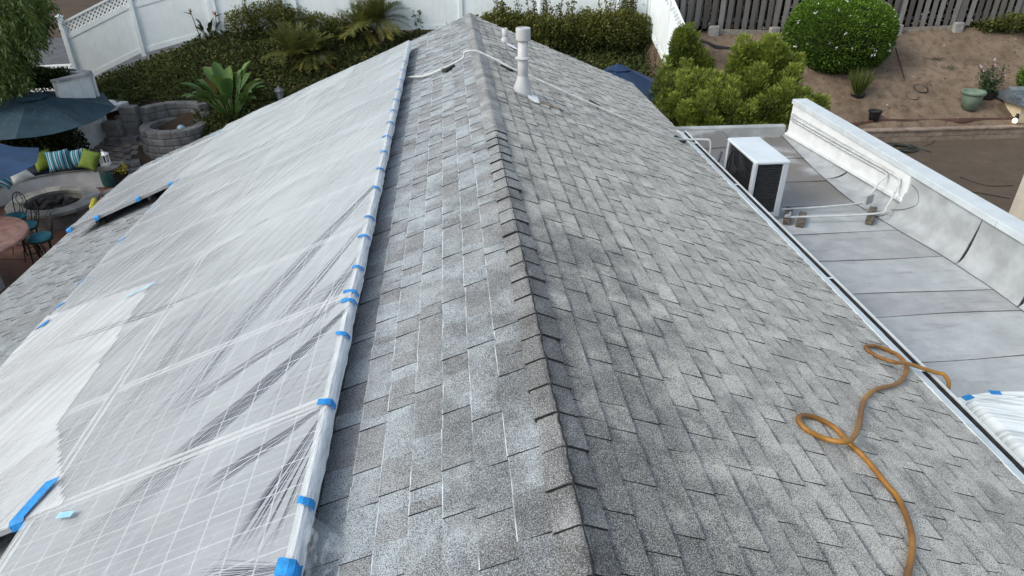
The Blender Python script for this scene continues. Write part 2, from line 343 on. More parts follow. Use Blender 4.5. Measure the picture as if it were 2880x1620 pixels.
def ridge_caps():
    rnd = random.Random(5); vmid = 5.92
    def cap(vb, sgn, fin=False):         # vb butt end, sgn direction in which the butt faces (-1 towards camera)
        hw = 0.092+rnd.uniform(-0.005, 0.005); L = 0.27; tb = 0.0055+rnd.uniform(-0.002, 0.003) if sgn < 0 else 0.004; dx = rnd.uniform(-0.006, 0.006)
        if sgn > 0: hw = 0.098
        def sec(v, top, bot, hw):
            o = []
            for s_, u in ((-1, hw), (-1, 0.02), (1, 0.02), (1, hw)):
                o.append((u, s_, top, v))
            P = [roof(-1, hw, v, top), roof(-1, 0.004, v, top+0.001), roof(1, 0.004, v, top+0.001), roof(1, hw, v, top), roof(1, hw+0.002, v, bot), roof(1, 0.0, v, bot), roof(-1, hw+0.002, v, bot)]
            return [(q[0]+dx, q[1], q[2]) for q in P]
        vh_ = vb-sgn*L
        A = sec(vb+sgn*0.002, 0.0145+tb, 0.004, hw-0.006); B_ = sec(vb, 0.0185+tb, 0.006, hw); Cc = sec(vh_, 0.011, 0.002, hw-0.006)
        V = B_+Cc+A; F = []; mi = []
        for i in range(3): F.append((i, i+1, 7+i+1, 7+i)); mi.append(0)
        F += [(3, 4, 11, 10), (6, 0, 7, 13)]; mi += [0, 0]
        for i in range(3): F.append((i, i+1, 14+i+1, 14+i)); mi.append(1)
        F.append((14, 15, 16, 17, 18, 19, 20)); mi.append(1)
        o = mesh('ridge_cap', V, F, None, house, False, [min(1, max(0, rnd.gauss(0.45, 0.2)))]*len(F), [M_CAP, M_DARKEDGE], mi)
    cr = MB(); rr_ = random.Random(77); cr.tube([(rr_.uniform(-.004, .004)+0.002, v, 0.0275+rr_.uniform(-.002, .002)) for v in np.arange(0.6, 5.8, 0.035)], [0.0045*rr_.uniform(0.6, 1.4) if v < 3.6 else 0.0028 for v in np.arange(0.6, 5.8, 0.035)], 5); cr.out('ridge_crack', M_DARKEDGE, house)
    v = vmid
    while v > 0.75: cap(v+rnd.uniform(-.006, .006), -1); v -= 0.190
    v = vmid+0.13
    while v < YF+0.12: cap(min(v, YF+0.03), 1); v += 0.190
ridge_caps()

# eave flashing and gutter along the right slope
M_FLASH = plain('eave_flashing', (0.60, 0.66, 0.68), 0.55, 0.08, 6.0, stain=(0.42, 0.46, 0.47), stain_s=3.0, stain_a=0.4)
M_GUTW = plain('gutter_paint', (0.56, 0.60, 0.61), 0.4, 0.06, 5.0)
M_GUTD = plain('gutter_inside', (0.03, 0.032, 0.036), 0.8, 0.3, 10.0)
def gutter():
    v = 0.35; k = 0
    while v < 9.7:
        v1 = min(v+0.30+0.06*((k*7) % 3), 9.7)
        f = MB(); t = 0.0125+0.0012*(k % 2)
        f.add([tuple(roof(1, u, q, wv)) for (u, q, wv) in ((UR-0.075, v, 0.0145), (UR+0.015, v, t+.004), (UR+0.015, v1, t+.003), (UR-0.075, v1, 0.0145), (UR+0.015, v, -0.02), (UR+0.015, v1, -0.02), (UR-0.075, v, 0.004), (UR-0.075, v1, 0.004))], [(0, 1, 2, 3), (1, 4, 5, 2), (0, 6, 4, 1), (3, 2, 5, 7), (0, 3, 7, 6)])
        f.out('flashing_sheet', M_FLASH, house); v = v1+0.003; k += 1
    x0 = UR*CS; z0 = -UR*SN
    tr = MB(); prof = [(x0+0.02, z0+0.0), (x0+0.02, z0-0.10), (x0+0.070, z0-0.10), (x0+0.077, z0-0.005)]
    V = [(x, y, z) for y in (0.3, 9.75) for x, z in prof]; tr.add(V, [(0, 1, 5, 4), (1, 2, 6, 5), (2, 3, 7, 6)]); gt = tr.out('gutter', M_GUTD, house)
    lip = MB()
    lip.bar((x0+0.086, 0.3, z0+0.0), (x0+0.086, 9.75, z0+0.0), 0.018, 0.014); lip.bar((x0+0.091, 0.3, z0-0.055), (x0+0.091, 9.75, z0-0.055), 0.008, 0.1); lip.out('gutter_lip', M_GUTW, gt)
    for y in (3.83, 5.25, 7.6, 9.2, 2.4): h_ = MB(); h_.box((x0+0.05, y, z0-0.004), (0.066, 0.022, 0.006)); h_.out('gutter_hanger', M_GUTW, gt)
gutter()

# ------------------------------------------------------------------ flat roofed annex with parapet
annex = thing('flat_roof_annex', (4.3, 5.5, -4.4), 'flat roofed annex with grey rolled roofing and a white capped parapet', 'building')
ZF = -1.80; XW = 5.36; ZC = -1.15
def roll_mat(name, a):
    m, nt, b = newmat(name); g = G(nt); P = g.pos()
    c = g.mix(g.ramp(g.noise(P, 3.0, 6.0, 0.65), 0.3, 0.75), tuple(k*0.82 for k in a), tuple(k*1.1 for k in a))
    c = g.mix(g.ramp(g.noise(g.vmul(P, (1.0, 5.0, 1.0)), 1.6, 7.0, 0.7), 0.5, 0.75, 0, 0.55), c, (0.17, 0.168, 0.17))
    c = g.mix(g.ramp(g.noise(P, 170.0, 2.0), 0.5, 0.7, 0, 0.35), c, (0.12, 0.12, 0.125))
    sp = g.sep(P); wet = g.math('MULTIPLY', g.ramp(sp[1], 7.75, 8.5), g.ramp(g.noise(P, 1.3, 4.0), 0.34, 0.48)); c = g.mix(g.math('MULTIPLY', wet, 0.85), c, (0.115, 0.10, 0.085))
    g.put(b.inputs['Base Color'], c); g.put(b.inputs['Roughness'], g.math('SUBTRACT', 0.85, g.math('MULTIPLY', wet, 0.45))); g.put(b.inputs['Normal'], g.bump(g.noise(P, 120.0, 3.0), 0.3, 0.004)); return m
M_ROLL = [roll_mat('rolled_roofing', (0.42, 0.445, 0.452)), roll_mat('rolled_roofing_dull', (0.365, 0.378, 0.385))]
M_CURB = plain('parapet_stucco', (0.42, 0.44, 0.45), 0.8, 0.07, 4.0, 0.25, 120.0, stain=(0.42, 0.44, 0.44), stain_s=2.5, stain_a=0.35)
M_BRIGHT = plain('white_coating', (0.68, 0.70, 0.70), 0.7, 0.05, 5.0, 0.5, 70.0)
M_COVE = plain('cove_roofing', (0.37, 0.39, 0.40), 0.85, 0.12, 4.0, 0.25, 150.0, stain=(0.27, 0.27, 0.26), stain_s=2.2, stain_a=0.5)
M_SEAM = plain('seam_tar', (0.085, 0.085, 0.088), 0.8, 0.3, 20.0)
def crease(y):                          # where the flat sheet turns up into the cove
    return float(np.interp(y, [0, 4.5, 5.83, 6.57, 7.27, 8.2, 9.4, 11.1], [5.55, 5.40, 5.335, 5.24, 5.08, 4.98, 5.05, 5.28])) - 0.28*0 - 0.22*float(np.interp(y, [0, 5, 7.2], [1.0, 0.6, 0.0]))
seams = [0.0, 1.1, 2.0, 2.95, 3.75, 4.66, 5.39, 5.83, 6.58, 7.28, 8.1, 9.0, 9.95, 11.05]
for k in range(len(seams)-1):
    y0, y1 = seams[k], seams[k+1]; n = 8; V = []; F = []
    xs = [3.0+(crease((y0+y1)/2)+0.05-3.0)*i/n for i in range(n+1)]
    for i, x in enumerate(xs):
        wob = 0.018*sin(x*2.3+k*1.7); xe0 = x if i < n else crease(y0)+0.05; xe1 = x if i < n else crease(y1)+0.05
        V += [(xe0, y0-0.03+wob, ZF+0.0065+0.004*sin(x*3+k)), (xe1, y1+0.018*sin(x*2.3+(k+1)*1.7), ZF+0.0010), (xe0, y0-0.03+wob, ZF-0.004)]
    for i in range(n): F += [(i*3, i*3+3, i*3+4, i*3+1), (i*3+2, i*3+5, i*3+3, i*3)]
    o = mesh('roofing_sheet', V, F, M_ROLL[[0, 1, 0, 1, 0, 0, 1, 0, 1, 0, 1, 1, 1][k % 13]], annex)
    st = MB(); st.tube([(x, y0-0.032+0.018*sin(x*2.3+k*1.7), ZF+0.006+0.004*sin(x*3+k)) for x in np.linspace(3.2, crease(y0)+0.02, 14)], 0.0032, 5); st.out('seam', M_SEAM, o)
ab = MB(); ab.box((4.26, 5.4, -3.1), (2.5, 11.4, 2.55)); ab.out('wall', M_WALL, annex)
# cove sheets
cj = [0.0, 2.2, 4.1, 5.42, 6.35, 7.66, 9.0, 11.1]
for k in range(len(cj)-1):
    y0, y1 = cj[k], cj[k+1]; V = []; F = []; m_ = 9; ny = 5
    for j in range(ny):
        y = y0+(y1-y0)*j/(ny-1); c0 = crease(y); hgt = 0.60 if k < 5 else float(np.interp(y, [7.6, 11], [0.20, 0.10]))
        for i in range(m_):
            t = i/(m_-1); a = t*pi/2*0.97
            x = c0+(XW-0.006-c0)*(sin(a)**0.85 if t > 0 else 0); z = ZF+0.010+0.003*(k % 2)+hgt*(1-cos(a))**1.15
            V.append((x-0.004*(k % 2), y+0.035*sin(t*3)*(1 if j == 0 else 0), z))
    for j in range(ny-1):
        for i in range(m_-1): F.append((j*m_+i, j*m_+i+1, (j+1)*m_+i+1, (j+1)*m_+i))
    o = mesh('cove_sheet', V, F, M_COVE, annex, True)
    sm = MB(); sm.tube([Vector(V[i])+Vector((-0.004, -0.004, 0.003)) for i in range(m_)], [0.003+0.004*sin(pi*i/(m_-1)) for i in range(m_)], 5); sm.out('seam', M_SEAM, o)
    se = MB(); se.tube([(crease(y)-0.004, y, ZF+0.010) for y in np.linspace(y0, y1, 9)], 0.004, 5); se.out('seam', M_SEAM, o)
pw = MB(); pw.box((XW+0.10, 5.2, (ZC-4.4)/2-0.02), (0.2, 11.6, 4.4+ZC-0.04)); pw.out('parapet_wall', M_CURB, annex)
# painted stretch of the parapet, standing slightly proud
def pbx(y, z): return (XW-0.03, y, z)
pt = MB(); V = []
q = [(7.65, -1.20), (7.63, -1.56), (8.5, -1.61), (9.5, -1.66), (11.0, -1.72), (11.0, -1.20)]
V = [pbx(*a) for a in q]+[(XW, a[0], a[1]) for a in q]; n6 = len(q)
pt.add(V, [tuple(range(n6))]+[(i, (i+1) % n6, n6+(i+1) % n6, n6+i) for i in range(n6)]); pt.out('painted_panel', M_BRIGHT, annex)
lg = MB(); lg.bar((XW-0.05, 7.63, -1.572), (XW-0.05, 11.0, -1.735), 0.05, 0.035); lg.out('ledge', M_BRIGHT, annex)
for (y0, y1) in [(-0.5, 2.9), (2.905, 6.12), (6.125, 9.35), (9.355, 11.02)]:
    c_ = MB(); c_.box((XW+0.075, (y0+y1)/2, ZC-0.018), (0.25, y1-y0, 0.036), ch=0.006); c_.box((XW-0.046, (y0+y1)/2, ZC-0.055), (0.008, y1-y0-0.004, 0.045)); c_.out('parapet_cap', plain('cap_metal', (0.54, 0.585, 0.60), 0.45, 0.05, 5.0), annex)
cb = MB(); cb.box((4.18, 11.12, -1.75), (2.3, 0.12, 0.26), ch=0.02); cb.out('rear_curb', M_COVE, annex)
cb = MB(); cb.add([(3.0, 10.4, -1.788), (4.2, 10.55, -1.788), (4.2, 11.1, -1.66), (3.0, 11.1, -1.66)], [(0, 1, 2, 3)]); cb.out('upturn_sheet', M_ROLL[0], annex)
# two loops of tar on the cove
lp = MB(); lp.tube(smoothpath([pxx(*p, XW-0.03) if False else rpv for p, rpv in [((0, 0), (5.20, 7.66, -1.70)), ((0, 0), (5.28, 7.5, -1.62)), ((0, 0), (5.325, 7.38, -1.5)), ((0, 0), (5.342, 7.46, -1.38)), ((0, 0), (5.342, 7.62, -1.34))]], 5), 0.004, 5); lp.out('tar_line', M_SEAM, annex)

# ------------------------------------------------------------------ air conditioner on the annex
M_AC = plain('ac_casing', (0.46, 0.485, 0.515), 0.4, 0.04, 3.0, spec=0.5); M_ACT = plain('ac_lid', (0.60, 0.65, 0.68), 0.35, 0.05, 4.0, stain=(0.6, 0.66, 0.7), stain_a=0.3)
M_BLK = plain('black_plastic', (0.012, 0.013, 0.015), 0.5, 0.2, 20.0); M_RUB = plain('black_rubber', (0.022, 0.022, 0.024), 0.8, 0.3, 30.0)
def ac():
    x0, x1, y0, y1, z0, z1 = 3.29, 3.72, 7.68, 8.63, -1.74, -1.0
    t = thing('air_conditioner', ((x0+x1)/2, (y0+y1)/2, ZF), 'grey side-discharge air conditioner with black grilles beside the eave', 'air conditioner')
    cx, cy = (x0+x1)/2, (y0+y1)/2
    l = MB(); l.box((cx, cy, z1-0.02), (x1-x0+0.012, y1-y0+0.012, 0.04), ch=0.012); l.out('lid', M_ACT, t)
    bpn = MB(); bpn.box((cx, cy, z0+0.025), (x1-x0, y1-y0, 0.05)); bpn.out('base_pan', M_AC, t)
    for (x, y, wx, wy) in ((x0+0.02, y0+0.04, 0.04, 0.08), (x1-0.035, y0+0.02, 0.07, 0.04), (x0+0.02, y1-0.03, 0.04, 0.06), (x1-0.03, y1-0.03, 0.06, 0.06)):
        p = MB(); p.box((x, y, (z0+z1)/2+0.005), (wx, wy, z1-z0-0.09), ch=0.006); p.out('corner_post', M_AC, t)
    rr = MB(); rr.box((x1-0.008, cy, (z0+z1)/2), (0.016, y1-y0-0.13, z1-z0-0.1)); rr.out('side_panel', M_AC, t)
    bk = MB(); bk.box((cx, y1-0.01, (z0+z1)/2), (x1-x0-0.12, 0.02, z1-z0-0.1)); bk.out('side_panel', M_AC, t)
    inn = MB(); inn.box((cx+0.02, cy, (z0+z1)/2), (x1-x0-0.14, y1-y0-0.16, z1-z0-0.1)); inn.out('coil', M_BLK, t)
    lv = MB(); nl = 26
    for i in range(nl):
        z = z0+0.07+(z1-z0-0.15)*i/(nl-1); lv.box((cx-0.005, y0+0.022, z), (x1-x0-0.13, 0.012, 0.013), M=Matrix.Rotation(0.5, 3, 'X'))
    lv.box((cx-0.005, y0+0.045, (z0+z1)/2), (x1-x0-0.13, 0.006, z1-z0-0.1)); lv.out('louvre', plain('louvre_dark', (0.035, 0.037, 0.04), 0.4, 0.2, 20.0), t)
    # fan side, facing the eave
    fg = MB()
    for yy in np.linspace(y0+0.09, y1-0.08, 30): fg.bar((x0+0.004, yy, z0+0.06), (x0+0.004, yy, z1-0.05), 0.004, 0.004)
    for zz in np.linspace(z0+0.06, z1-0.05, 9): fg.bar((x0+0.008, y0+0.09, zz), (x0+0.008, y1-0.08, zz), 0.004, 0.004)
    fg.out('fan_guard', MATS['louvre_dark'], t)
    cyf, czf = y0+0.58, (z0+z1)/2; ring = MB(); ring.tube([(x0+0.02, cyf+0.30*cos(a), czf+0.30*sin(a)) for a in np.linspace(0, 2*pi, 33)[:-1]], 0.012, 6, closed=True); ring.out('fan_ring', M_RUB, t)
    for k in range(3):
        a = k*2*pi/3; V = []
        for r in (0.06, 0.17, 0.28):
            for s_ in (-0.5, 0.5): aa = a+s_*(0.7+r); V.append((x0+0.045+s_*0.03, cyf+r*cos(aa), czf+r*sin(aa)))
        mesh('fan_blade', V, [(0, 1, 3, 2), (2, 3, 5, 4)], plain('fan_grey', (0.05, 0.05, 0.055), 0.5), t, True)
    for (x, y) in ((x0+0.08, y0+0.15), (x1-0.08, y0+0.15), (x0+0.08, y1-0.15), (x1-0.08, y1-0.15)):
        f = MB(); f.box((x, y, (z0+ZF)/2+0.003), (0.10, 0.08, z0-ZF-0.006)); f.out('foot', M_RUB, t)
    return t
ac()
M_PIPE = plain('painted_pipe', (0.52, 0.54, 0.53), 0.5, 0.1, 12.0, stain=(0.45, 0.38, 0.28), stain_s=8.0, stain_a=0.3)
M_WOOD = plain('weathered_block', (0.115, 0.095, 0.075), 0.85, 0.35, 30.0)
def refrig():
    z = ZF+0.10
    pts = [(3.74, 7.80, z+0.02), (3.9, 7.80, z), (4.86, 7.85, z+0.02), (5.02, 7.92, z+0.08), (5.20, 8.02, z+0.25), (5.285, 8.05, z+0.31), (5.295, 8.2, z+0.33), (5.29, 9.2, z+0.29), (5.29, 10.9, z+0.24)]
    t = MB(); t.tube(smoothpath(pts, 5), 0.013, 8); tag(t.out('refrigerant_pipe', M_PIPE, None, True), 'white pipe from the air conditioner climbing the parapet, farther of the pair', 'pipe')
    pts = [(3.74, 7.55, z+0.02), (3.9, 7.55, z), (4.92, 7.52, z+0.02), (5.08, 7.58, z+0.08), (5.25, 7.74, z+0.26), (5.292, 7.78, z+0.33), (5.295, 7.95, z+0.375), (5.29, 9.2, z+0.335), (5.29, 10.9, z+0.28)]
    t = MB(); t.tube(smoothpath(pts, 5), 0.015, 8); t.tube([(5.29, 7.95, z+0.40), (5.292, 10.95, z+0.33)], 0.006, 6); tag(t.out('refrigerant_pipe', M_PIPE, None, True), 'white pipe with clamps from the air conditioner climbing the parapet, thicker of the pair', 'pipe')
    vl = MB()
    for (y, s_) in ((7.80, 1), (7.55, 1)): vl.box((3.78, y, z+0.02), (0.05, 0.035, 0.045), ch=0.008); vl.box((3.80, y, z+0.055), (0.022, 0.022, 0.04), ch=0.005)
    tag(vl.out('service_valves', plain('valve_grey', (0.32, 0.35, 0.38), 0.4, 0.2, 30.0), None), 'small grey service valves at the air conditioner pipe ends', 'valve')
    for i, (x, y, L, rz, lab) in enumerate([(3.98, 7.58, 0.36, 0.25, 'dark weathered wood block under the pipes, beside the air conditioner'), (3.86, 7.70, 0.42, 0.2, 'dark weathered wood block at the foot of the air conditioner'), (4.93, 7.62, 0.46, 0.32, 'dark weathered wood block under the pipes beside the parapet cove')]):
        b = MB(); b.box((x, y, ZF+0.05), (0.09, L, 0.075), rz=-rz-0.3, ch=0.006); tag(b.out('support_block', M_WOOD), lab, 'wood block')
    c = MB(); c.box((5.0, 7.86, z+0.07), (0.16, 0.03, 0.12), rz=0.5); tag(c.out('flashing_scrap', M_COVE), 'bent grey flashing scrap over the pipe at the cove', 'flashing')
    wv = MB(); wv.tube(smoothpath([(3.24, 8.65, -1.2), (3.19, 8.62, -1.36), (3.15, 8.7, -1.6), (3.2, 8.9, -1.78)], 5), 0.02, 8); tag(wv.out('flexible_conduit', plain('conduit_dark', (0.06, 0.075, 0.09), 0.5)), 'dark flexible conduit looping behind the air conditioner', 'conduit')
refrig()

# ------------------------------------------------------------------ vent pipes, conduit over the ridge, orange hose
M_VENT = plain('vent_paint', (0.43, 0.44, 0.445), 0.5, 0.06, 6.0, stain=(0.45, 0.45, 0.45), stain_s=9.0, stain_a=0.3)
M_SEAL = plain('white_sealant', (0.80, 0.81, 0.82), 0.6, 0.06, 20.0, 0.4, 60.0)
def vents():
    b = rp(1470, 262, 1, 0.0); b = np.array(b); ztop = b[2]+0.0
    R = hypot(b[0]-CAM[0], b[1]-CAM[1]); zt = vh((1473, 78), b)
    t = thing('vent_pipe', b, 'tall grey metal vent pipe with a round cap on the right slope', 'vent pipe')
    s = (zt-b[2])
    p = MB(); p.lathe([(0.060, 0.0), (0.060, s*0.86)], 24, b); p.out('pipe', M_VENT, t, True)
    p = MB(); p.lathe([(0.061, s*0.81), (0.080, s*0.815), (0.084, s*0.83), (0.084, s*0.985), (0.080, s), (0.05, s*1.0), (0.0, s*0.985)], 28, b); p.out('cap', M_VENT, t)
    p = MB(); p.lathe([(0.061, s*0.53), (0.086, s*0.535), (0.090, s*0.55), (0.064, s*0.575), (0.061, s*0.58)], 28, b); p.out('storm_collar', M_VENT, t)
    V = []; n = 24
    for (r, zz) in ((0.115, 0), (0.10, 0.05), (0.075, 0.13), (0.062, 0.20)):
        for k in range(n):
            x = r*cos(2*pi*k/n); y = r*sin(2*pi*k/n); z = zz + (-(x)*TAN if zz == 0 else -(x)*TAN*(1-zz/0.20)); V.append((b[0]+x, b[1]+y, b[2]+z+0.004))
    F = [(i*n+k, i*n+(k+1) % n, i*n+n+(k+1) % n, i*n+n+k) for i in range(3) for k in range(n)]
    mesh('flashing_cone', V, F, M_VENT, t, True)
    def patch(poly, par, name='sealant_patch', mat=M_SEAL, off=0.021):
        A = [rp(x, y, 1, off) for x, y in poly]; B_ = [rp(x, y, 1, 0.0) for x, y in poly]; n_ = len(A); V = [tuple(a) for a in A]+[tuple(a) for a in B_]
        mesh(name, V, [tuple(range(n_-1, -1, -1))]+[(i, (i+1) % n_, n_+(i+1) % n_, n_+i) for i in range(n_)], mat, par)
    patch([(1484, 262), (1500, 266), (1512, 272), (1518, 290), (1505, 288), (1492, 280), (1486, 275)], t)
    patch([(1519, 282), (1540, 288), (1575, 303), (1590, 311), (1574, 309), (1545, 298), (1520, 288)], t, 'rust_streak', plain('rust', (0.27, 0.22, 0.165), 0.9, 0.3, 14.0), 0.0145)
    b = np.array(rp(1420, 120, 1, 0.0)); zt = vh((1418, 79), b); s = zt-b[2]
    t = thing('vent_pipe', b, 'short thin vent pipe with sealant at its foot near the far end of the ridge', 'vent pipe')
    p = MB(); p.lathe([(0.045, 0), (0.045, s), (0.038, s), (0.038, s*0.8), (0.0, s*0.8)], 18, b); p.out('pipe', M_VENT, t, True)
    p = MB(); p.lathe([(0.09, -0.03), (0.065, 0.03), (0.046, 0.09)], 18, b); p.out('flashing_cone', M_VENT, t, True)
    patch([(1423, 118), (1430, 122), (1445, 128), (1456, 137), (1455, 140), (1443, 135), (1428, 127)], t)
vents()
def conduit():
    pts = [rp(1120, 222, -1, 0.05), rp(1165, 216, -1, 0.05), rp(1190, 214, -1, 0.045), rp(1235, 198, -1, 0.045), rp(1300, 165, -1, 0.06)]
    r = pz(1333, 143, 0.075); pts += [r+np.array([-0.12, 0.02, -0.02]), r+np.array([0.02, 0, 0.0]), r+np.array([0.16, -0.03, -0.05])]
    pts += [rp(1395, 168, 1, 0.06), rp(1440, 192, 1, 0.05), rp(1500, 218, 1, 0.05), rp(1640, 281, 1, 0.05), rp(1780, 343, 1, 0.05), rp(1880, 384, 1, 0.05), rp(1925, 392, 1, 0.06)]
    e = np.array(pts[-1]); pts += [e+np.array([0.25, -0.03, 0.0]), e+np.array([0.36, -0.05, -0.05]), e+np.array([0.37, -0.05, -0.45])]
    t = thing('conduit', e, 'white painted conduit bent over the roof ridge from the panels to the annex', 'conduit')
    m = MB(); m.tube(smoothpath(pts, 5), 0.0145, 10); m.out('pipe', M_PIPE, t, True)
    for (x, y, s_) in ((1235, 198, -1), (1398, 169, 1), (1715, 313, 1), (1935, 392, 1)):
        b = MB(); a = np.array(rp(x, y, s_, 0.05)); q = np.array(rp(x+11, y+(-5 if s_ < 0 else 5), s_, 0.05)); b.tube([a, q], 0.0185, 10); b.out('coupling', M_PIPE, t, True)
    for (x, y, s_, lab) in ((1262, 194, -1, 'black rubber conduit support on the panel side of the ridge'), (1427, 190, 1, 'black rubber conduit support just past the ridge by the vent pipe'), (1672, 294, 1, 'black rubber conduit support halfway down the right slope'), (1912, 392, 1, 'black rubber conduit support at the eave above the annex')):
        p = np.array(rp(x, y, s_, 0.02)); b = MB(); d = np.array([0, 1, 0]); n = Vector((s_*SN, 0, CS)); X = Vector((CS, 0, -s_*SN)) if s_ > 0 else Vector((CS, 0, SN))
        Mx = Matrix((X, Vector((0, 1, 0)), n)).transposed(); Mz = Mx @ Matrix.Rotation(0.9 if s_ > 0 else -0.9, 3, 'Z'); b.box(p, (0.10, 0.17, 0.045), ch=0.008, M=Mz); tag(b.out('conduit_support', M_RUB), lab, 'conduit support')
conduit()
def hose():
    cp = [(1060, 1600), (1110, 1449), (1140, 1280), (1120, 1150), (1060, 1010), (985, 920), (880, 790), (775, 690), (700, 610), (600, 555), (520, 540), (495, 565), (540, 620), (640, 670), (740, 690), (800, 670), (835, 600), (850, 520), (875, 440), (940, 390), (1040, 365), (1095, 320), (1105, 260), (1060, 200), (960, 155), (885, 145), (880, 165), (940, 205), (1040, 240), (1110, 246)]
    P = []
    for i, (x, y) in enumerate(cp):
        off = 0.0245
        if i in (14, 15): off = 0.062
        if i in (28, 29): off = 0.066
        P.append(rp(2000+x/2.0125, 900+y/2.0125, 1, off))
    x0 = UR*CS; z0 = -UR*SN; e = P[-1]
    P += [np.array([x0+0.09, e[1]+0.012, z0+0.034]), np.array([x0+0.15, e[1]-0.005, z0+0.022]), np.array([x0+0.19, e[1]-0.04, z0-0.05]), np.array([x0+0.17, e[1]-0.06, z0-0.2]), np.array([x0+0.13, e[1]-0.07, ZF+0.05]), np.array([x0+0.02, e[1]-0.2, ZF+0.025])]
    t = MB(); t.tube(smoothpath(P, 6), 0.0145, 10); m, nt, b = newmat('orange_hose'); g = G(nt); p = g.pos()
    c = g.mix(g.ramp(g.noise(p, 2.6, 5.0, 0.6), 0.35, 0.65), (0.36, 0.165, 0.022), (0.175, 0.075, 0.018)); c = g.mix(g.ramp(g.noise(p, 30.0, 5.0, 0.7), 0.55, 0.75, 0, 0.6), c, (0.06, 0.028, 0.014))
    g.put(b.inputs['Base Color'], c); b.inputs['Roughness'].default_value = 0.5; tag(t.out('hose', m, None, True), 'scuffed orange air hose looped across the right slope and over the gutter', 'hose')
hose()

# ------------------------------------------------------------------ solar panels under the masking film
W0 = 0.125; W1 = 0.16                  # underside and top of the panels above the roof, along the normal
def panel_glass_mat():
    m, nt, b = newmat('solar_cells'); g = G(nt); p = g.obj(); x = g.sep(p)
    def line(c, per, wd):
        f = g.math('FRACT', g.math('DIVIDE', c, per)); d = g.math('ABSOLUTE', g.math('SUBTRACT', f, 0.5)); return g.math('GREATER_THAN', d, 0.5-wd/per/2)
    a = line(x[1], 0.159, 0.007); bb = line(x[0], 0.159, 0.007); bus = line(x[1], 0.053, 0.0) ; bu = line(x[1], 0.053, 0.0034)
    k = g.math('MAXIMUM', g.math('MAXIMUM', a, bb), g.math('MULTIPLY', bu, 0.8))
    c = g.mix(k, (0.020, 0.022, 0.042), (0.43, 0.45, 0.47)); g.put(b.inputs['Base Color'], c); b.inputs['Roughness'].default_value = 0.25; return m
M_CELL = panel_glass_mat(); M_ALU = plain('panel_frame', (0.55, 0.56, 0.57), 0.4, 0.05, 5.0, metal=0.3); M_RAIL = plain('black_rail', (0.018, 0.018, 0.02), 0.5, 0.2)
rowsU = [(1.050, 2.735), (2.765, 4.450), (4.480, 6.165)]
ROT_L = Matrix((Vector((-CS, 0, -SN)), Vector((0, 1, 0)) * 1.0, Vector((-SN, 0, CS)))).transposed()   # local (u, v, w) -> world on the left slope
def slope_obj(o): o.rotation_euler = ROT_L.to_euler()
def panels():
    proto = None
    rng = [(0.62, 11, 'upper', ), (2.62, 9, 'middle'), (9.16, 2, 'lower')]
    src = None
    for r, (v0, n, nm) in enumerate(rng):
        pitch = 1.012
        for k in range(n):
            u0, u1 = rowsU[r]; va = v0+k*pitch
            lab = {'upper': 'dark solar panel under plastic film in the row nearest the ridge', 'middle': 'dark solar panel under plastic film in the middle row', 'lower': 'dark solar panel under plastic film in the short row at the lower eave'}[nm]
            if src is None:
                t = thing('solar_panel', (0, 0, 0), lab, 'solar panel')
                L, Wd, th = u1-u0, 0.995, W1-W0
                gl = MB(); gl.box((-L/2, Wd/2, th-0.008), (L-0.05, Wd-0.05, 0.008)); gl.out('cell_glass', M_CELL, t)
                f = MB()
                for (cx, cy, sx, sy) in ((-L/2, 0.0125, L, 0.025), (-L/2, Wd-0.0125, L, 0.025), (-0.0125, Wd/2, 0.025, Wd-0.05), (-L+0.0125, Wd/2, 0.025, Wd-0.05)): f.box((cx, cy, th/2), (sx, sy, th))
                f.out('frame', M_ALU, t); src = t; o = t
            else: o = dup(src, (0, 0, 0), 0, lab)
            o.rotation_euler = (0, -SL, 0); o.location = tuple(roof(-1, u0, va, W0)); o['group'] = 'solar panels of the '+nm+' row'; o['label'] = lab
    for r, (v0, n, nm) in enumerate(rng):
        for k in (0.25, 0.75):
            u = rowsU[r][0]+(rowsU[r][1]-rowsU[r][0])*k; va, vb = v0+0.0, v0+n*1.012
            t = thing('mounting_rail', roof(-1, u, va, 0.02), 'black mounting rail under the '+nm+' row of solar panels, '+('ridge' if k < .5 else 'eave')+' side', 'rail')
            m = MB(); m.bar(roof(-1, u, va-0.06, 0.1), roof(-1, u, vb, 0.1), 0.04, 0.045, up=(0, 0, 1)); m.out('rail', M_RAIL, t)
            for v in np.arange(va+0.12, vb, 1.4): f = MB(); f.box(roof(-1, u+0.03, v, 0.045), (0.06, 0.05, 0.09)); f.out('stand_off', M_RAIL, t)
panels()

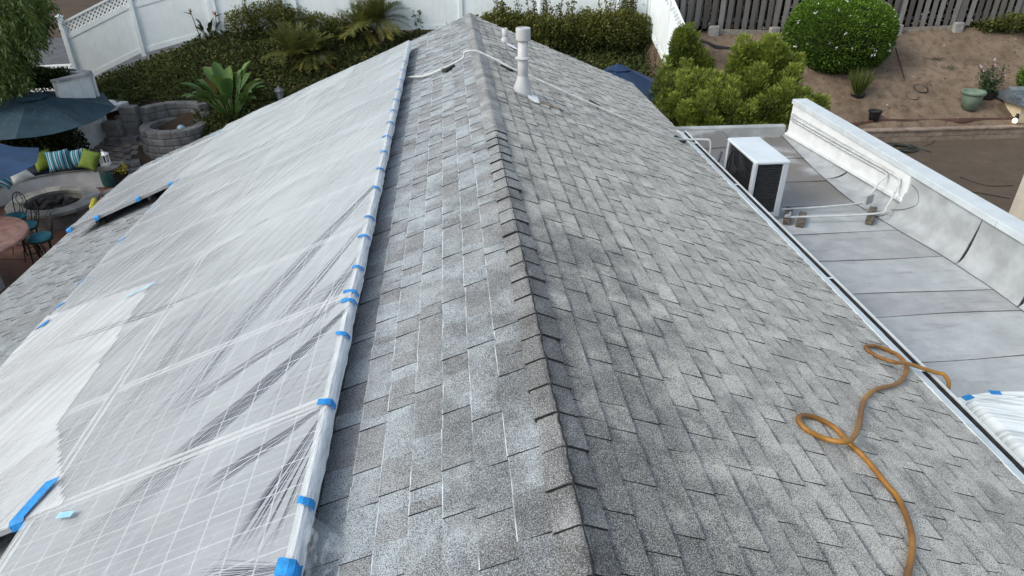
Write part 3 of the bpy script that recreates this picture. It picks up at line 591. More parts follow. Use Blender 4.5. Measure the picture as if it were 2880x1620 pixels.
# the film
def film_plane(px, py): p = rp(px, py, -1, 0.165); return (abs(p[0])-0.165*SN)/CS, p[1]
FANS = []                              # (start pixel, end pixel, half width at start, half width at end (m), lines, strength)
for a, b_, w0, w1, fr, st in [((1012, 842), (130, 1640), 0.02, 0.17, 10, 1.0), ((1003, 850), (470, 1320), 0.012, 0.10, 7, 1.0), ((1015, 815), (420, 1210), 0.01, 0.10, 7, 0.8), ((935, 1128), (520, 1420), 0.01, 0.09, 5, 0.9), ((935, 1130), (670, 1600), 0.008, 0.17, 6, 0.85), ((935, 1126), (755, 1195), 0.012, 0.03, 2, 0.9),
        ((1085, 490), (600, 1000), 0.015, 0.15, 9, 0.95), ((1052, 660), (820, 1010), 0.01, 0.16, 7, 0.55), ((1062, 592), (700, 1010), 0.01, 0.12, 6, 0.6), ((760, 610), (330, 880), 0.05, 0.06, 4, 0.45), ((600, 840), (330, 1180), 0.02, 0.12, 8, 0.5), ((760, 820), (440, 1230), 0.02, 0.14, 9, 0.55), ((1040, 730), (760, 950), 0.01, 0.2, 9, 0.35), ((560, 830), (60, 1010), 0.08, 0.06, 5, 0.35), ((840, 1590), (520, 1640), 0.01, 0.12, 6, 0.6)]:
    o = np.array(film_plane(*a)); e = np.array(film_plane(*b_)); d = e-o; L = np.linalg.norm(d); FANS.append((o, d/L, L, w0, w1, fr, st))
def film_mat():
    m, nt, b = newmat('masking_film'); g = G(nt); p = g.obj(); x = g.sep(p); u, v = g.math('MULTIPLY', x[0], -1.0), x[1]
    mask = None; warp = g.math('SUBTRACT', g.noise(g.comb(u, v, 0.0), 1.3, 2.0), 0.5)
    for i, (o, d, L, w0, w1, fr, st) in enumerate(FANS):
        du = g.math('SUBTRACT', u, float(o[0])); dv = g.math('SUBTRACT', v, float(o[1]))
        a = g.math('ADD', g.math('MULTIPLY', du, float(d[0])), g.math('MULTIPLY', dv, float(d[1])))
        bb = g.math('ADD', g.math('MULTIPLY', du, float(-d[1])), g.math('MULTIPLY', dv, float(d[0])))
        bb = g.math('ADD', bb, g.math('MULTIPLY', warp, 0.04))
        wd = g.math('ADD', w0, g.math('MULTIPLY', g.math('MAXIMUM', a, 0.0), (w1-w0)/L))
        q = g.math('DIVIDE', bb, wd)
        n = g.noise(None, float(fr), 1.5, 0.6, dim='1D', wv=g.math('ADD', q, 13.7*i+0.0)) if False else g.noise(g.comb(g.math('ADD', q, 13.7*i), g.math('MULTIPLY', a, 0.035), float(i)), float(fr)*2.1, 0.8, 0.5)
        k = g.ramp(n, 0.485 if st > 0.7 else 0.53, 0.56 if st > 0.7 else 0.60); k = g.math('MULTIPLY', k, g.ramp(g.math('ABSOLUTE', q), 0.55, 1.05, 1.0, 0.0))
        k = g.math('MULTIPLY', k, g.math('MULTIPLY', g.ramp(a, 0.0, 0.05), g.ramp(a, L*0.4, L, min(1.0, st*1.15), 0.0)))
        mask = k if mask is None else g.math('MAXIMUM', mask, k)
    dm = FANS[6][1]; al = g.math('ADD', g.math('MULTIPLY', u, float(dm[0])), g.math('MULTIPLY', v, float(dm[1]))); ac_ = g.math('ADD', g.math('MULTIPLY', u, float(-dm[1])), g.math('MULTIPLY', v, float(dm[0])))
    fine = g.noise(g.comb(g.math('MULTIPLY', al, 0.42), g.math('MULTIPLY', g.math('ADD', ac_, g.math('MULTIPLY', warp, 0.16)), 15.0), 0.0), 2.0, 3.5, 0.62)
    patch = g.noise(g.comb(u, v, 2.0), 0.8, 3.0); act = g.ramp(patch, 0.42, 0.62)
    fl = g.math('MULTIPLY', g.ramp(fine, 0.54, 0.64), act)
    slack = g.ramp(g.noise(g.comb(u, v, 5.0), 0.9, 4.0, 0.6), 0.3, 0.7, -0.05, 0.07)
    op = g.math('ADD', g.ramp(g.math('ADD', v, g.math('MULTIPLY', u, -0.55)), 0.8, 5.0, 0.42, 0.60), slack); op = g.math('SUBTRACT', op, g.math('MULTIPLY', mask, 0.70)); op = g.math('SUBTRACT', op, g.math('MULTIPLY', fl, 0.10)); op = g.math('ADD', op, g.math('MULTIPLY', g.ramp(fine, 0.34, 0.43, 1.0, 0.0), 0.06))
    op = g.math('MINIMUM', g.math('MAXIMUM', op, 0.04), 0.97)
    g.put(b.inputs['Alpha'], op); b.inputs['Base Color'].default_value = (0.68, 0.71, 0.725, 1); b.inputs['Coat Weight'].default_value = 0.5; b.inputs['Coat Roughness'].default_value = 0.12; b.inputs['Roughness'].default_value = 0.22; b.inputs['Specular IOR Level'].default_value = 0.6
    crk = g.noise(g.comb(u, v, 9.0), 9.0, 5.0, 0.65, 1.2)
    hh = g.math('ADD', g.math('MULTIPLY', fine, g.math('ADD', 0.25, g.math('MULTIPLY', act, 0.75))), g.math('ADD', g.math('MULTIPLY', mask, -0.9), g.math('MULTIPLY', crk, 0.45)))
    g.put(b.inputs['Normal'], g.bump(hh, 0.42, 0.03)); return m
M_FILM = film_mat()
M_FILM2 = M_FILM.copy(); M_FILM2.name = 'masking_film_white'; M_FILM2.node_tree.nodes['Principled BSDF'].inputs['Base Color'].default_value = (0.86, 0.88, 0.89, 1)
def film_height(U, V):
    P = np.stack([U, V, 0*U], -1).reshape(-1, 3); dm = FANS[6][1]; al = U*dm[0]+V*dm[1]; ac_ = -U*dm[1]+V*dm[0]
    Q = np.stack([al*0.5, ac_*6.0, 0*U], -1).reshape(-1, 3)
    return (0.0035*np.abs(vnoise(Q, 3.0, 21))+0.014*np.abs(vnoise(P, 1.6, 22))+0.0008*np.abs(vnoise(Q, 9.0, 23))).reshape(U.shape)
def film(name, inside, ur, vr, step, wbase, label, mat=None):
    us = np.arange(ur[0], ur[1]+step*0.5, step); vs_ = np.arange(vr[0], vr[1]+step*0.5, step)
    U, V = np.meshgrid(us, vs_); H = wbase+film_height(U, V); nu = len(us); nv = len(vs_)
    Uj = U+0.010*vnoise(np.stack([U*0, V, 0*U], -1).reshape(-1, 3), 2.3, 31).reshape(U.shape)*(np.abs(U-ur[1]) < 0.12)
    ok = inside(U[:-1, :-1]+step/2, V[:-1, :-1]+step/2); i = (np.arange(nv-1)[:, None]*nu+np.arange(nu-1)[None]); Q = np.stack([i, i+1, i+nu+1, i+nu], -1)[ok]
    VV = np.stack([-Uj.ravel(), V.ravel(), H.ravel()], 1); Q = Q.reshape(-1, 4)[:, ::-1]
    used = np.unique(Q); mp = -np.ones(len(VV), int); mp[used] = np.arange(len(used)); VV = VV[used]; Q = mp[Q]
    o = qmesh(name, VV, Q, mat or M_FILM, None, None, True); o.rotation_euler = (0, -SL, 0)   # local frame: -x down the slope, y along the ridge, z off the roof
    return tag(o, label, 'plastic film')

def slope_mesh(name, V, F, mat, parent=None, smooth=False):   # vertices given as (u, v, w) on the left slope
    o = mesh(name, [(-a, b, c) for a, b, c in V], F, mat, parent, smooth); o.rotation_euler = (0, -SL, 0); return o
fA = film('masking_film', lambda U, V: ((U < 2.76) | (V > 2.60)), (1.035, 4.465), (0.55, 11.74), 0.02, 0.166, 'big translucent white plastic film taped over the upper and middle solar panels')
kx = [film_plane(*p) for p in ((430, 795), (250, 1080), (165, 1190), (185, 1440))]
def inB(U, V): lu = np.interp(V, [q[1] for q in kx][::-1], [q[0] for q in kx][::-1]); return (U > lu) & (V < kx[0][1]+0.25*(U-kx[0][0])) & (V > 2.61)
film('masking_film', inB, (2.3, 4.48), (2.6, 6.5), 0.03, 0.1695, 'second brighter layer of plastic film over the near end of the middle row', M_FILM2)
film('masking_film', inB, (2.3, 4.48), (2.6, 6.5), 0.03, 0.1725, 'loose folded piece of film lying over the brighter layer', M_FILM2) if False else None
film('masking_film', lambda U, V: U > 0, (4.40, 6.20), (9.12, 11.30), 0.025, 0.168, 'sheet of plastic film over the short lower row of solar panels')
kd = [film_plane(*p) for p in ((512, 507), (735, 412), (850, 342), (905, 277))]
def inD(U, V): return V > np.interp(U, [q[0] for q in kd][::-1], [q[1] for q in kd][::-1])+0.03*np.sin(U*9)
film('masking_film', inD, (2.0, 4.47), (8.8, 11.75), 0.03, 0.1695, 'overlapping layer of plastic film at the far end of the middle row')
def skirt(name, pts_uv, drop, outw, label_parent, seed):
    n = len(pts_uv); V = []; r = random.Random(seed)
    for i, (u, v, du, dv) in enumerate(pts_uv):
        d = drop*(1.0+0.08*sin(i*0.35+seed)+r.uniform(-0.05, 0.05)); k = r.uniform(0, 0.006)
        V += [(u-du*0.012, v-dv*0.012, 0.1685), (u+du*(0.006+k), v+dv*(0.006+k), 0.160), (u+du*(0.012+k), v+dv*(0.012+k), 0.160-d*0.5), (u+du*(outw+k), v+dv*(outw+k), 0.160-d)]
    F = [(4*i+j, 4*i+j+1, 4*i+j+5, 4*i+j+4) for i in range(n-1) for j in range(3)]
    return slope_mesh(name, V, F, M_SKIRT, label_parent, True)
m, nt, b = newmat('film_edge'); g = G(nt); pp = g.obj(); n_ = g.noise(g.vmul(pp, (60.0, 5.0, 60.0)), 1.0, 4.0, 0.6)
b.inputs['Base Color'].default_value = (0.78, 0.81, 0.82, 1); b.inputs['Roughness'].default_value = 0.35; g.put(b.inputs['Alpha'], g.ramp(n_, 0.3, 0.6, 0.62, 0.95)); g.put(b.inputs['Normal'], g.bump(n_, 0.6, 0.02)); M_SKIRT = m
skirt('edge_wrap', [(1.040, v, -1, 0) for v in np.arange(0.55, 11.76, 0.045)], 0.062, 0.008, fA, 1)
skirt('edge_wrap', [(u, 11.735, 0, 1) for u in np.arange(1.04, 4.47, 0.06)], 0.07, 0.02, fA, 2)
skirt('edge_wrap', [(4.462, v, 1, 0) for v in np.arange(2.62, 11.74, 0.05)], 0.035, 0.01, fA, 3)
skirt('edge_wrap', [(2.752, v, 1, 0) for v in np.arange(0.55, 2.64, 0.05)], 0.05, 0.01, fA, 4)
m, nt, b = newmat('clear_film'); g = G(nt); b.inputs['Base Color'].default_value = (0.75, 0.79, 0.80, 1); b.inputs['Roughness'].default_value = 0.12; n_ = g.noise(g.vmul(g.obj(), (1.0, 0.35, 1.0)), 26.0, 2.0); g.put(b.inputs['Alpha'], g.ramp(n_, 0.45, 0.62, 0.10, 0.34)); g.put(b.inputs['Normal'], g.bump(n_, 0.5, 0.02)); M_CLEAR = m
# loose clear flap hanging from the edge wrap
va, vb = film_plane(880, 1425)[1], film_plane(845, 1590)[1]; V = []; nfl = 12
for i in range(nfl+1):
    t = i/nfl; v = va+(vb-va)*t; bul = sin(pi*min(1, t*1.05))**0.7*0.085*(1+0.15*sin(i*2.3))
    V += [(1.03, v, 0.15), (1.02-bul*0.4, v, 0.115+0.006*sin(i*1.9)), (1.015-bul*0.8, v+0.004*sin(i*3), 0.07), (1.01-bul, v, 0.03+0.01*sin(i*1.3))]
fo = slope_mesh('loose_flap', V, [(4*i+j, 4*i+j+1, 4*i+j+5, 4*i+j+4) for i in range(nfl) for j in range(3)], M_CLEAR, fA, True)

# blue tape
M_TAPE = plain('blue_tape', (0.014, 0.235, 0.60), 0.6, 0.16, 25.0, 0.5, 70.0)
def tape_edge(v, wd, lu, ang, label, group, u_edge=1.03, sgn=-1, wtop=0.176, drop=0.05):
    prof = [(lu, wtop+0.003), (lu*0.5, wtop+0.004), (0.004, wtop+0.002), (-0.016, wtop-0.012), (-0.021, wtop-drop*0.6), (-0.020, wtop-drop)]
    V = []; r = random.Random(int(v*1000))
    for (o_, wv) in prof:
        for s_ in (-0.5, 0.5): V.append((u_edge-sgn*o_ if sgn < 0 else u_edge-o_, v+s_*wd*r.uniform(0.7, 1.15)+ang*o_*r.uniform(0.3, 1.6), wv+r.uniform(-0.001, 0.002)))
    if sgn < 0: V = [(u_edge+o_, b2, c2) for (o_, _), (a2, b2, c2) in zip([q for q in prof for _ in (0, 1)], V)]
    F = [(2*i, 2*i+1, 2*i+3, 2*i+2) for i in range(len(prof)-1)]
    o = slope_mesh('tape_strip', V, F, M_TAPE); sm = o.modifiers.new('thick', 'SOLIDIFY'); sm.thickness = 0.0012
    return tag(o, label, 'tape', group)
big = {1425: (0.07, 0.055), 1255: (0.045, 0.03), 1005: (0.045, 0.05)}
for yd in (1425, 1255, 1005, 832, 748, 725, 663, 585, 537, 463, 415, 372, 333, 298, 268, 240, 215, 190, 165, 143):
    y = yd*1.118; v = film_plane(1176-0.2275*(y-112), y)[1]; wd, lu = big.get(yd, (0.034, 0.06 if yd in (748, 725, 585, 333) else 0.04))
    tape_edge(v, wd, lu, 0.3, 'blue tape strip folded over the ridge-side edge of the plastic film', 'blue tape strips along the ridge-side film edge', 1.035)
for p in ((505, 508), (450, 577), (362, 670), (258, 782), (165, 866), (112, 925)):
    v = film_plane(*p)[1]; tape_edge(v, 0.05, 0.09, 0.9, 'blue tape strip on the eave-side edge of the big plastic film', 'blue tape strips along the eave-side film edge', 4.465, 1, 0.176, 0.03)
def tape_cross(u, v, wd, lv, label, group, w=0.178, ang=0.0, drop=0.05):    # over an edge that runs down the slope, facing the camera
    prof = [(lv, w+0.003), (lv*0.5, w+0.004), (0.004, w+0.002), (-0.014, w-0.012), (-0.018, w-drop)]; V = []
    for (o_, wv) in prof:
        for s_ in (-0.5, 0.5): V.append((u+s_*wd+ang*o_, v+o_, wv))
    o = slope_mesh('tape_strip', V, [(2*i+1, 2*i, 2*i+2, 2*i+3) for i in range(4)], M_TAPE); sm = o.modifiers.new('thick', 'SOLIDIFY'); sm.thickness = 0.0012; return tag(o, label, 'tape', group)
for (u, wd, lv) in ((4.53, 0.05, 0.02), (5.05, 0.06, 0.04), (5.72, 0.07, 0.04), (6.17, 0.08, 0.06)):
    tape_cross(u, 9.125, wd, lv, 'blue tape strip on the near edge of the lower panel row', 'blue tape strips on the near edge of the lower row')
tape_cross(2.80, 2.605, 0.09, 0.24, 'long blue tape strip at the inner near corner of the middle row', None, 0.192, -0.35)
tape_cross(3.12, 2.605, 0.10, 0.17, 'long blue tape strip on the near panel edge beside the inner corner tape', None, 0.192, -0.1)
for (x, y, L, wd, a, lab) in ((195, 1458, 0.11, 0.035, 0.3, 'pale blue tape strip stuck flat near the inner corner of the film'), (400, 822, 0.30, 0.02, -0.1, 'thin pale blue tape strip at the tip of the brighter film layer'), (612, 378, 0.28, 0.035, 0.1, 'pale blue tape strip at the far joint of the films')):
    u, v = film_plane(x, y); c, s_ = cos(a), sin(a); Vt = [(u+dx*c-dy*s_, v+dx*s_+dy*c, 0.1955) for dx, dy in ((-L/2, -wd/2), (L/2, -wd/2), (L/2, wd/2), (-L/2, wd/2))]+[(u+dx*c-dy*s_, v+dx*s_+dy*c, 0.194) for dx, dy in ((-L/2, -wd/2), (L/2, -wd/2), (L/2, wd/2), (-L/2, wd/2))]
    o = slope_mesh('tape_strip', Vt, [(3, 2, 1, 0), (4, 5, 6, 7), (0, 1, 5, 4), (1, 2, 6, 5), (2, 3, 7, 6), (3, 0, 4, 7)], plain('pale_tape', (0.30, 0.56, 0.72), 0.6, 0.1)); tag(o, lab, 'tape')

# film over the skylight curb on the annex roof
def annex_film():
    bx = MB(); bx.box((4.32, 2.6, ZF+0.09), (1.5, 2.5, 0.18), ch=0.02); tag(bx.out('skylight_curb', M_CURB), 'low curb on the annex roof hidden under plastic film', 'skylight')
    xs = np.arange(3.42, 5.16, 0.03); ys = np.arange(1.2, 4.12, 0.03); X, Y = np.meshgrid(xs, ys)
    ex = np.minimum(np.minimum(X-3.55, 5.1-X), np.minimum(Y-1.3, 3.9-Y)); Z = ZF+0.02+0.185*ss(-0.06, 0.05, ex)
    P = np.stack([X*1.0, Y*6+X*2.0, 0*X], -1).reshape(-1, 3); Z += 0.005*np.abs(vnoise(P, 1.2, 8)).reshape(X.shape)+0.001*np.abs(vnoise(P, 9.0, 9)).reshape(X.shape)
    Yj = Y+0.03*np.sin(X*5)*(Y > 3.9); V = np.stack([X.ravel(), Yj.ravel(), Z.ravel()], 1); nx = len(xs); i = (np.arange(len(ys)-1)[:, None]*nx+np.arange(nx-1)[None]).ravel()
    m, nt, b = newmat('film_clear'); g = G(nt); p = g.pos(); x = g.sep(p); q = g.comb(g.math('MULTIPLY', x[0], 0.8), g.math('ADD', g.math('MULTIPLY', x[1], 14.0), g.math('MULTIPLY', x[0], 5.0)), 0.0); n = g.noise(q, 1.6, 3.0, 0.6)
    b.inputs['Base Color'].default_value = (0.80, 0.85, 0.84, 1); b.inputs['Roughness'].default_value = 0.3; g.put(b.inputs['Alpha'], g.ramp(n, 0.45, 0.65, 0.95, 0.55)); g.put(b.inputs['Normal'], g.bump(n, 0.6, 0.03))
    o = qmesh('masking_film', V, np.stack([i, i+1, i+nx+1, i+nx], 1), m, None, None, True); tag(o, 'wrinkled clear plastic film taped over a curb on the annex flat roof', 'plastic film')
    for (x, y, wd, a) in ((3.78, 4.09, 0.10, 0.3), (4.05, 4.13, 0.09, -0.2), (4.4, 4.10, 0.07, 0.2), (4.75, 4.12, 0.07, 0.1)):
        t = MB(); t.box((x, y, ZF+0.026), (wd, 0.05, 0.002), rz=a); tag(t.out('tape_strip', M_TAPE), 'small blue tape strip holding film to the flat roof', 'tape', 'blue tape strips on the annex roof')
annex_film()

# ------------------------------------------------------------------ white vinyl fence along the back, stepping down the bank
M_VINYL = plain('white_vinyl', (0.76, 0.81, 0.82), 0.35, 0.03, 3.0, spec=0.5)
def lattice(mb, A, B, z0a, z1a, z0b, z1b, pitch=0.135, wd=0.038, th=0.006, off=0.0):
    A = Vector(A); B = Vector(B); d = (B-A); L = d.length; d.normalize(); n = Vector((-d.y, d.x, 0))
    for sg, o2 in ((1, 0.004), (-1, -0.004)):
        s = -2.0
        while s < L+2.0:
            # line: position s + sg*h at height h (0..H)
            h0, h1 = 0.0, 1.0; Ha, Hb = z1a-z0a, z1b-z0b; H = (Ha+Hb)/2
            a, b_ = s, s+sg*H
            def clipt(x): return (x-a)/(b_-a)
            t0, t1 = sorted((clipt(0.0), clipt(L))); t0 = max(0, t0); t1 = min(1, t1)
            if t1-t0 > 0.02:
                def pt(t): x = a+(b_-a)*t; zz = (z0a+(z0b-z0a)*x/L)+t*H; q = A+d*x+n*(o2+off); return (q.x, q.y, zz)
                mb.bar(pt(t0), pt(t1), wd, th, up=(n.x, n.y, 0))
            s += pitch
def fence_run(posts, label, boards=True, top_lattice=True, hgt=1.8):
    """posts: list of (x, y, z base)"""
    t = thing('vinyl_fence', posts[0], label, 'fence')
    for (x, y, z) in posts:
        p = MB(); p.box((x, y, z+hgt/2+0.03), (0.127, 0.127, hgt+0.16), ch=0.008); o = p.out('post', M_VINYL, t)
        c = MB(); V = [(x-.085, y-.085, 0), (x+.085, y-.085, 0), (x+.085, y+.085, 0), (x-.085, y+.085, 0)]; zt = z+hgt+0.115
        c.add([(a, b_, zt) for a, b_, _ in V]+[(a, b_, zt+0.025) for a, b_, _ in V]+[(x, y, zt+0.085)], [(3, 2, 1, 0), (0, 1, 5, 4), (1, 2, 6, 5), (2, 3, 7, 6), (3, 0, 4, 7), (4, 5, 8), (5, 6, 8), (6, 7, 8), (7, 4, 8)]); c.out('post_cap', M_VINYL, o)
    for (a, b_) in zip(posts[:-1], posts[1:]):
        A = Vector(a); B = Vector(b_); d = (B-A); d.z = 0; L = d.length; d.normalize(); A2 = A+d*0.06; B2 = B-d*0.06; n = Vector((-d.y, d.x, 0))
        def rail(h0, h1, th):
            m = MB(); q = []
            for P in (A2, B2):
                for h in (h0, h1):
                    for s_ in (-th/2, th/2): q.append((P.x+n.x*s_, P.y+n.y*s_, P.z+h))
            m.add(q, [(0, 1, 3, 2), (6, 7, 5, 4), (0, 4, 5, 1), (2, 3, 7, 6), (0, 2, 6, 4), (1, 5, 7, 3)]); m.out('rail', M_VINYL, t)
        lh = 0.30 if top_lattice else 0.0
        rail(0.06, 0.20, 0.05); rail(hgt-0.06-lh-0.14, hgt-lh-0.06, 0.05); 
        if top_lattice:
            rail(hgt-0.06, hgt, 0.05); m = MB(); lattice(m, (A2.x, A2.y, 0), (B2.x, B2.y, 0), A2.z+hgt-lh-0.07, A2.z+hgt-0.05, B2.z+hgt-lh-0.07, B2.z+hgt-0.05); m.out('lattice', M_VINYL, t)
        nb = max(2, int(L/0.19)); zt = hgt-lh-0.19
        for k in range(nb):
            s0 = A2+(B2-A2)*(k/nb); s1 = A2+(B2-A2)*((k+1)/nb); g_ = 0.0008; dd = (s1-s0)*g_/0.19; s0 = s0+dd; s1 = s1-dd; q = []
            for P in (s0, s1):
                for h in (0.20, zt):
                    for s_ in (-0.011, 0.011): q.append((P.x+n.x*s_, P.y+n.y*s_, P.z+h))
            m = MB(); m.add(q, [(0, 1, 3, 2), (6, 7, 5, 4), (0, 4, 5, 1), (2, 3, 7, 6), (0, 2, 6, 4), (1, 5, 7, 3)]); m.out('board', M_VINYL, t)
    return t
bp = [(-11.55, 22, -3.2), (-9.46, 22, -2.36), (-7.29, 22, -1.86)]
fence_run(bp, 'white vinyl fence with lattice top stepping down the planted bank')
xb = [-7.29+0.13, -4.85, -2.42, 0.0, 2.4, 4.75, 5.55]
fence_run([(x, 22, -1.82) for x in xb[1:-1]] if False else [(-7.16, 22.0, -1.86), (-4.85, 21.98, -1.83), (-2.42, 21.93, -1.82), (0.0, 21.88, -1.81), (2.4, 21.75, -1.80), (4.75, 21.5, -1.8), (5.56, 21.4, -1.8)], 'long white vinyl fence behind the hedge at the top of the bank')
fr0 = [(5.60, 21.2, -1.85), (5.72, 19.6, -2.45), (5.80, 18.0, -3.15), (5.85, 16.8, -3.7)]
fence_run(fr0, 'white vinyl fence running down between the hedge and the bare yard')

# far lattice screen and white side wall by the road end
t = thing('lattice_screen', (-13.5, 24.5, -4.2), 'low white diagonal lattice screen beyond the white fence end', 'lattice fence')
m = MB(); A = (-15.4, 25.2, 0); B = (-12.35, 24.6, 0); lattice(m, A, B, -4.5, -3.35, -4.3, -3.15, 0.16, 0.04, 0.01); m.out('lattice', M_VINYL, t)
m = MB(); m.bar((-15.4, 25.2, -3.33), (-12.0, 24.55, -3.1), 0.05, 0.05); m.bar((-12.35, 24.6, -3.15), (-12.35, 24.6, -4.4), 0.05, 0.05); m.out('frame', M_VINYL, t)
wa = gp(300, 385); wb_ = gp(243, 432); wh = vh((275, 208), wa)
t = thing('garden_wall', wa, 'tall white panelled garden wall end beside the hedge', 'wall')
dW = (wb_-wa); dW[2] = 0; Lw = np.linalg.norm(dW)*1.35; dW /= np.linalg.norm(dW)
for k in range(3):
    a = wa+dW*Lw*k/3; b_ = wa+dW*Lw*(k+1)/3; m = MB(); m.box(((a[0]+b_[0])/2, (a[1]+b_[1])/2, (wh+wa[2]-0.6)/2), (Lw/3-0.006, 0.14, wh-wa[2]+0.6), rz=atan2(dW[1], dW[0])); m.out('panel', M_WALL, t)
m = MB(); m.bar((wa[0], wa[1], wh+0.03), tuple(wa+dW*Lw)[:2]+(wh+0.03,), 0.22, 0.07); m.out('coping', plain('old_coping', (0.42, 0.43, 0.42), 0.8, 0.2, 6.0, stain=(0.12, 0.09, 0.07), stain_a=0.6), t)
q = wa+np.array([-2.6, 1.2, 0]); m = MB(); m.bar((wa[0], wa[1], wh+0.0), (q[0], q[1], wh-0.05), 0.30, 0.16); m.out('side_coping', MATS['old_coping'], t)
m = MB(); m.bar((wa[0], wa[1]+0.15, wa[2]-0.4), (wa[0], wa[1]+0.15, wh), 0.1, 0.1); m.bar((wa[0]-0.02, wa[1]+0.12, (wh+wa[2])/2-0.2), (q[0], q[1], (wh+wa[2])/2-0.2), wh-wa[2]+0.3, 0.12, up=(0, 0, 1)); m.out('return_wall', M_WALL, t)

# ------------------------------------------------------------------ plants
LM = dict(cover=leaf_mat('leaf_cover', (0.036, 0.056, 0.014), (0.135, 0.150, 0.038), 0.7), hedge=leaf_mat('leaf_hedge', (0.042, 0.060, 0.012), (0.17, 0.175, 0.040)), dark=leaf_mat('leaf_dark', (0.010, 0.018, 0.006), (0.040, 0.058, 0.016)),
    ivy=leaf_mat('leaf_ivy', (0.015, 0.026, 0.009), (0.055, 0.075, 0.020)), bush=leaf_mat('leaf_bush', (0.013, 0.034, 0.007), (0.25, 0.305, 0.05), 0.5, 0.35), round=leaf_mat('leaf_round', (0.025, 0.065, 0.008), (0.17, 0.29, 0.035), 0.45, 0.3), palm=leaf_mat('leaf_palm', (0.050, 0.080, 0.020), (0.27, 0.25, 0.065), 0.45, 0.3),
    bird=leaf_mat('leaf_bird', (0.035, 0.090, 0.020), (0.120, 0.200, 0.050), 0.35, 0.2), dead=leaf_mat('leaf_dead', (0.085, 0.055, 0.02), (0.26, 0.19, 0.06)), willow=leaf_mat('leaf_willow', (0.030, 0.060, 0.012), (0.12, 0.175, 0.035), 0.5, 0.35), grass=leaf_mat('leaf_grass', (0.035, 0.06, 0.012), (0.14, 0.17, 0.045)), dry=leaf_mat('leaf_dry', (0.055, 0.040, 0.016), (0.20, 0.15, 0.05)))
M_BARK = plain('bark', (0.07, 0.052, 0.038), 0.9, 0.3, 20.0, 0.6, 60.0)
def tvn(P, s, seed, base=0.45, amp=0.35, jit=0.18): return np.clip(base+amp*vnoise(P, s, seed)+RNG.normal(size=len(P))*jit, 0, 1)

# ground cover on the bank (uncountable)
def ground_cover():
    n = 62000; x = RNG.uniform(-12.5, 5.5, n); y = RNG.uniform(17.9, 21.95, n)
    P = np.stack([x, y, 0*x], 1); dens = vnoise(P, 1.3, 41)+0.35*vnoise(P, 4.0, 42); keep = (dens > -0.95) & ~((x > 1.5) & (y < 19.4) & (RNG.random(n) < 0.6)) & ~((x < -7.3) & (y < 19.7-0.25*np.sin(x*3))) & ~(x < -9.7-0.0*y) | ((x < -9.7) & (y > 19.9) & (dens > -0.3) & (x > -11.6))
    P = P[keep]; P[:, 2] = gz(P[:, 0], P[:, 1])+RNG.uniform(0.0, 0.16, len(P))+0.10*np.clip(vnoise(P, 2.5, 43), 0, 1)
    D = rdir(len(P)); D[:, 2] = np.abs(D[:, 2])*0.7+0.15; D[:, 1] -= 0.2
    o = leaves('ground_cover', P, D, RNG.uniform(0.06, 0.13, len(P)), RNG.uniform(0.045, 0.085, len(P)), tvn(P, 2.0, 44, 0.4, 0.3, 0.25), LM['cover'])
    tag(o, 'dark green creeping ground cover over the sloping bank', 'ground cover', kind='stuff')
    n = 9000; x = RNG.uniform(1.8, 5.5, n); y = RNG.uniform(18.0, 20.3, n); P = np.stack([x, y, gz(x, y)+RNG.uniform(0, 0.25, n)], 1); P = P[vnoise(P, 1.7, 45) > -0.1]; D = rdir(len(P)); D[:, 2] = np.abs(D[:, 2])+0.3
    o = leaves('dry_ground_cover', P, D, 0.09, 0.05, tvn(P, 2, 46), LM['dry']); tag(o, 'dry brownish yellow ground cover below the hedge', 'ground cover', kind='stuff')
ground_cover()
def shrub(name, label, cat, base, centres, nleaf, L, W, mat, shell=0.55, group=None, trunk=True, seed=1, tvb=0.45, upb=0.3, stems=5, jit=0.16):
    """centres: list of (dx, dy, dz, rx, ry, rz) clumps relative to base"""
    t = thing(name, base, label, cat, group); b = np.array(base, float); r = np.random.default_rng(seed); tot = sum((c[3]*c[4]*c[5])**(2/3) for c in centres); PP = []; DD = []; TT = []
    for c in centres:
        n = int(nleaf*(c[3]*c[4]*c[5])**(2/3)/tot); d = rdir(n); rad = np.where(RNG.random(n) < 0.75, RNG.uniform(shell, 1.0, n), RNG.uniform(0.2, 1.0, n)); lump = 1+0.16*vnoise(d, 3.5, seed+int(c[0]*10) % 50)
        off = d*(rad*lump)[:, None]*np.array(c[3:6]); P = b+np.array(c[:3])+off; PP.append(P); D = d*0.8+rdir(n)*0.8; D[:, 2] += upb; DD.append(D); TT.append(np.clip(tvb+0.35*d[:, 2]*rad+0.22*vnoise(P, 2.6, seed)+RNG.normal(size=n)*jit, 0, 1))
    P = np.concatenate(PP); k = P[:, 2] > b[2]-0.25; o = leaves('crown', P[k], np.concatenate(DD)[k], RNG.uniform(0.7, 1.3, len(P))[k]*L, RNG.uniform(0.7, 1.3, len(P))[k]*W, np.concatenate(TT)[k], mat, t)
    if trunk:
        m = MB()
        for q in range(stems):
            c = centres[q % len(centres)]; a = b+np.array([r.uniform(-.1, .1), r.uniform(-.1, .1), -0.1]); e = b+np.array(c[:3])+np.array([r.uniform(-.3, .3)*c[3], r.uniform(-.3, .3)*c[4], 0.3*c[5]]); mid = (a+e)/2+np.array([r.uniform(-.1, .1), r.uniform(-.1, .1), 0]); m.tube([a, mid, e], [0.035, 0.026, 0.01], 6)
        m.out('trunk', M_BARK, t, True)
    return t
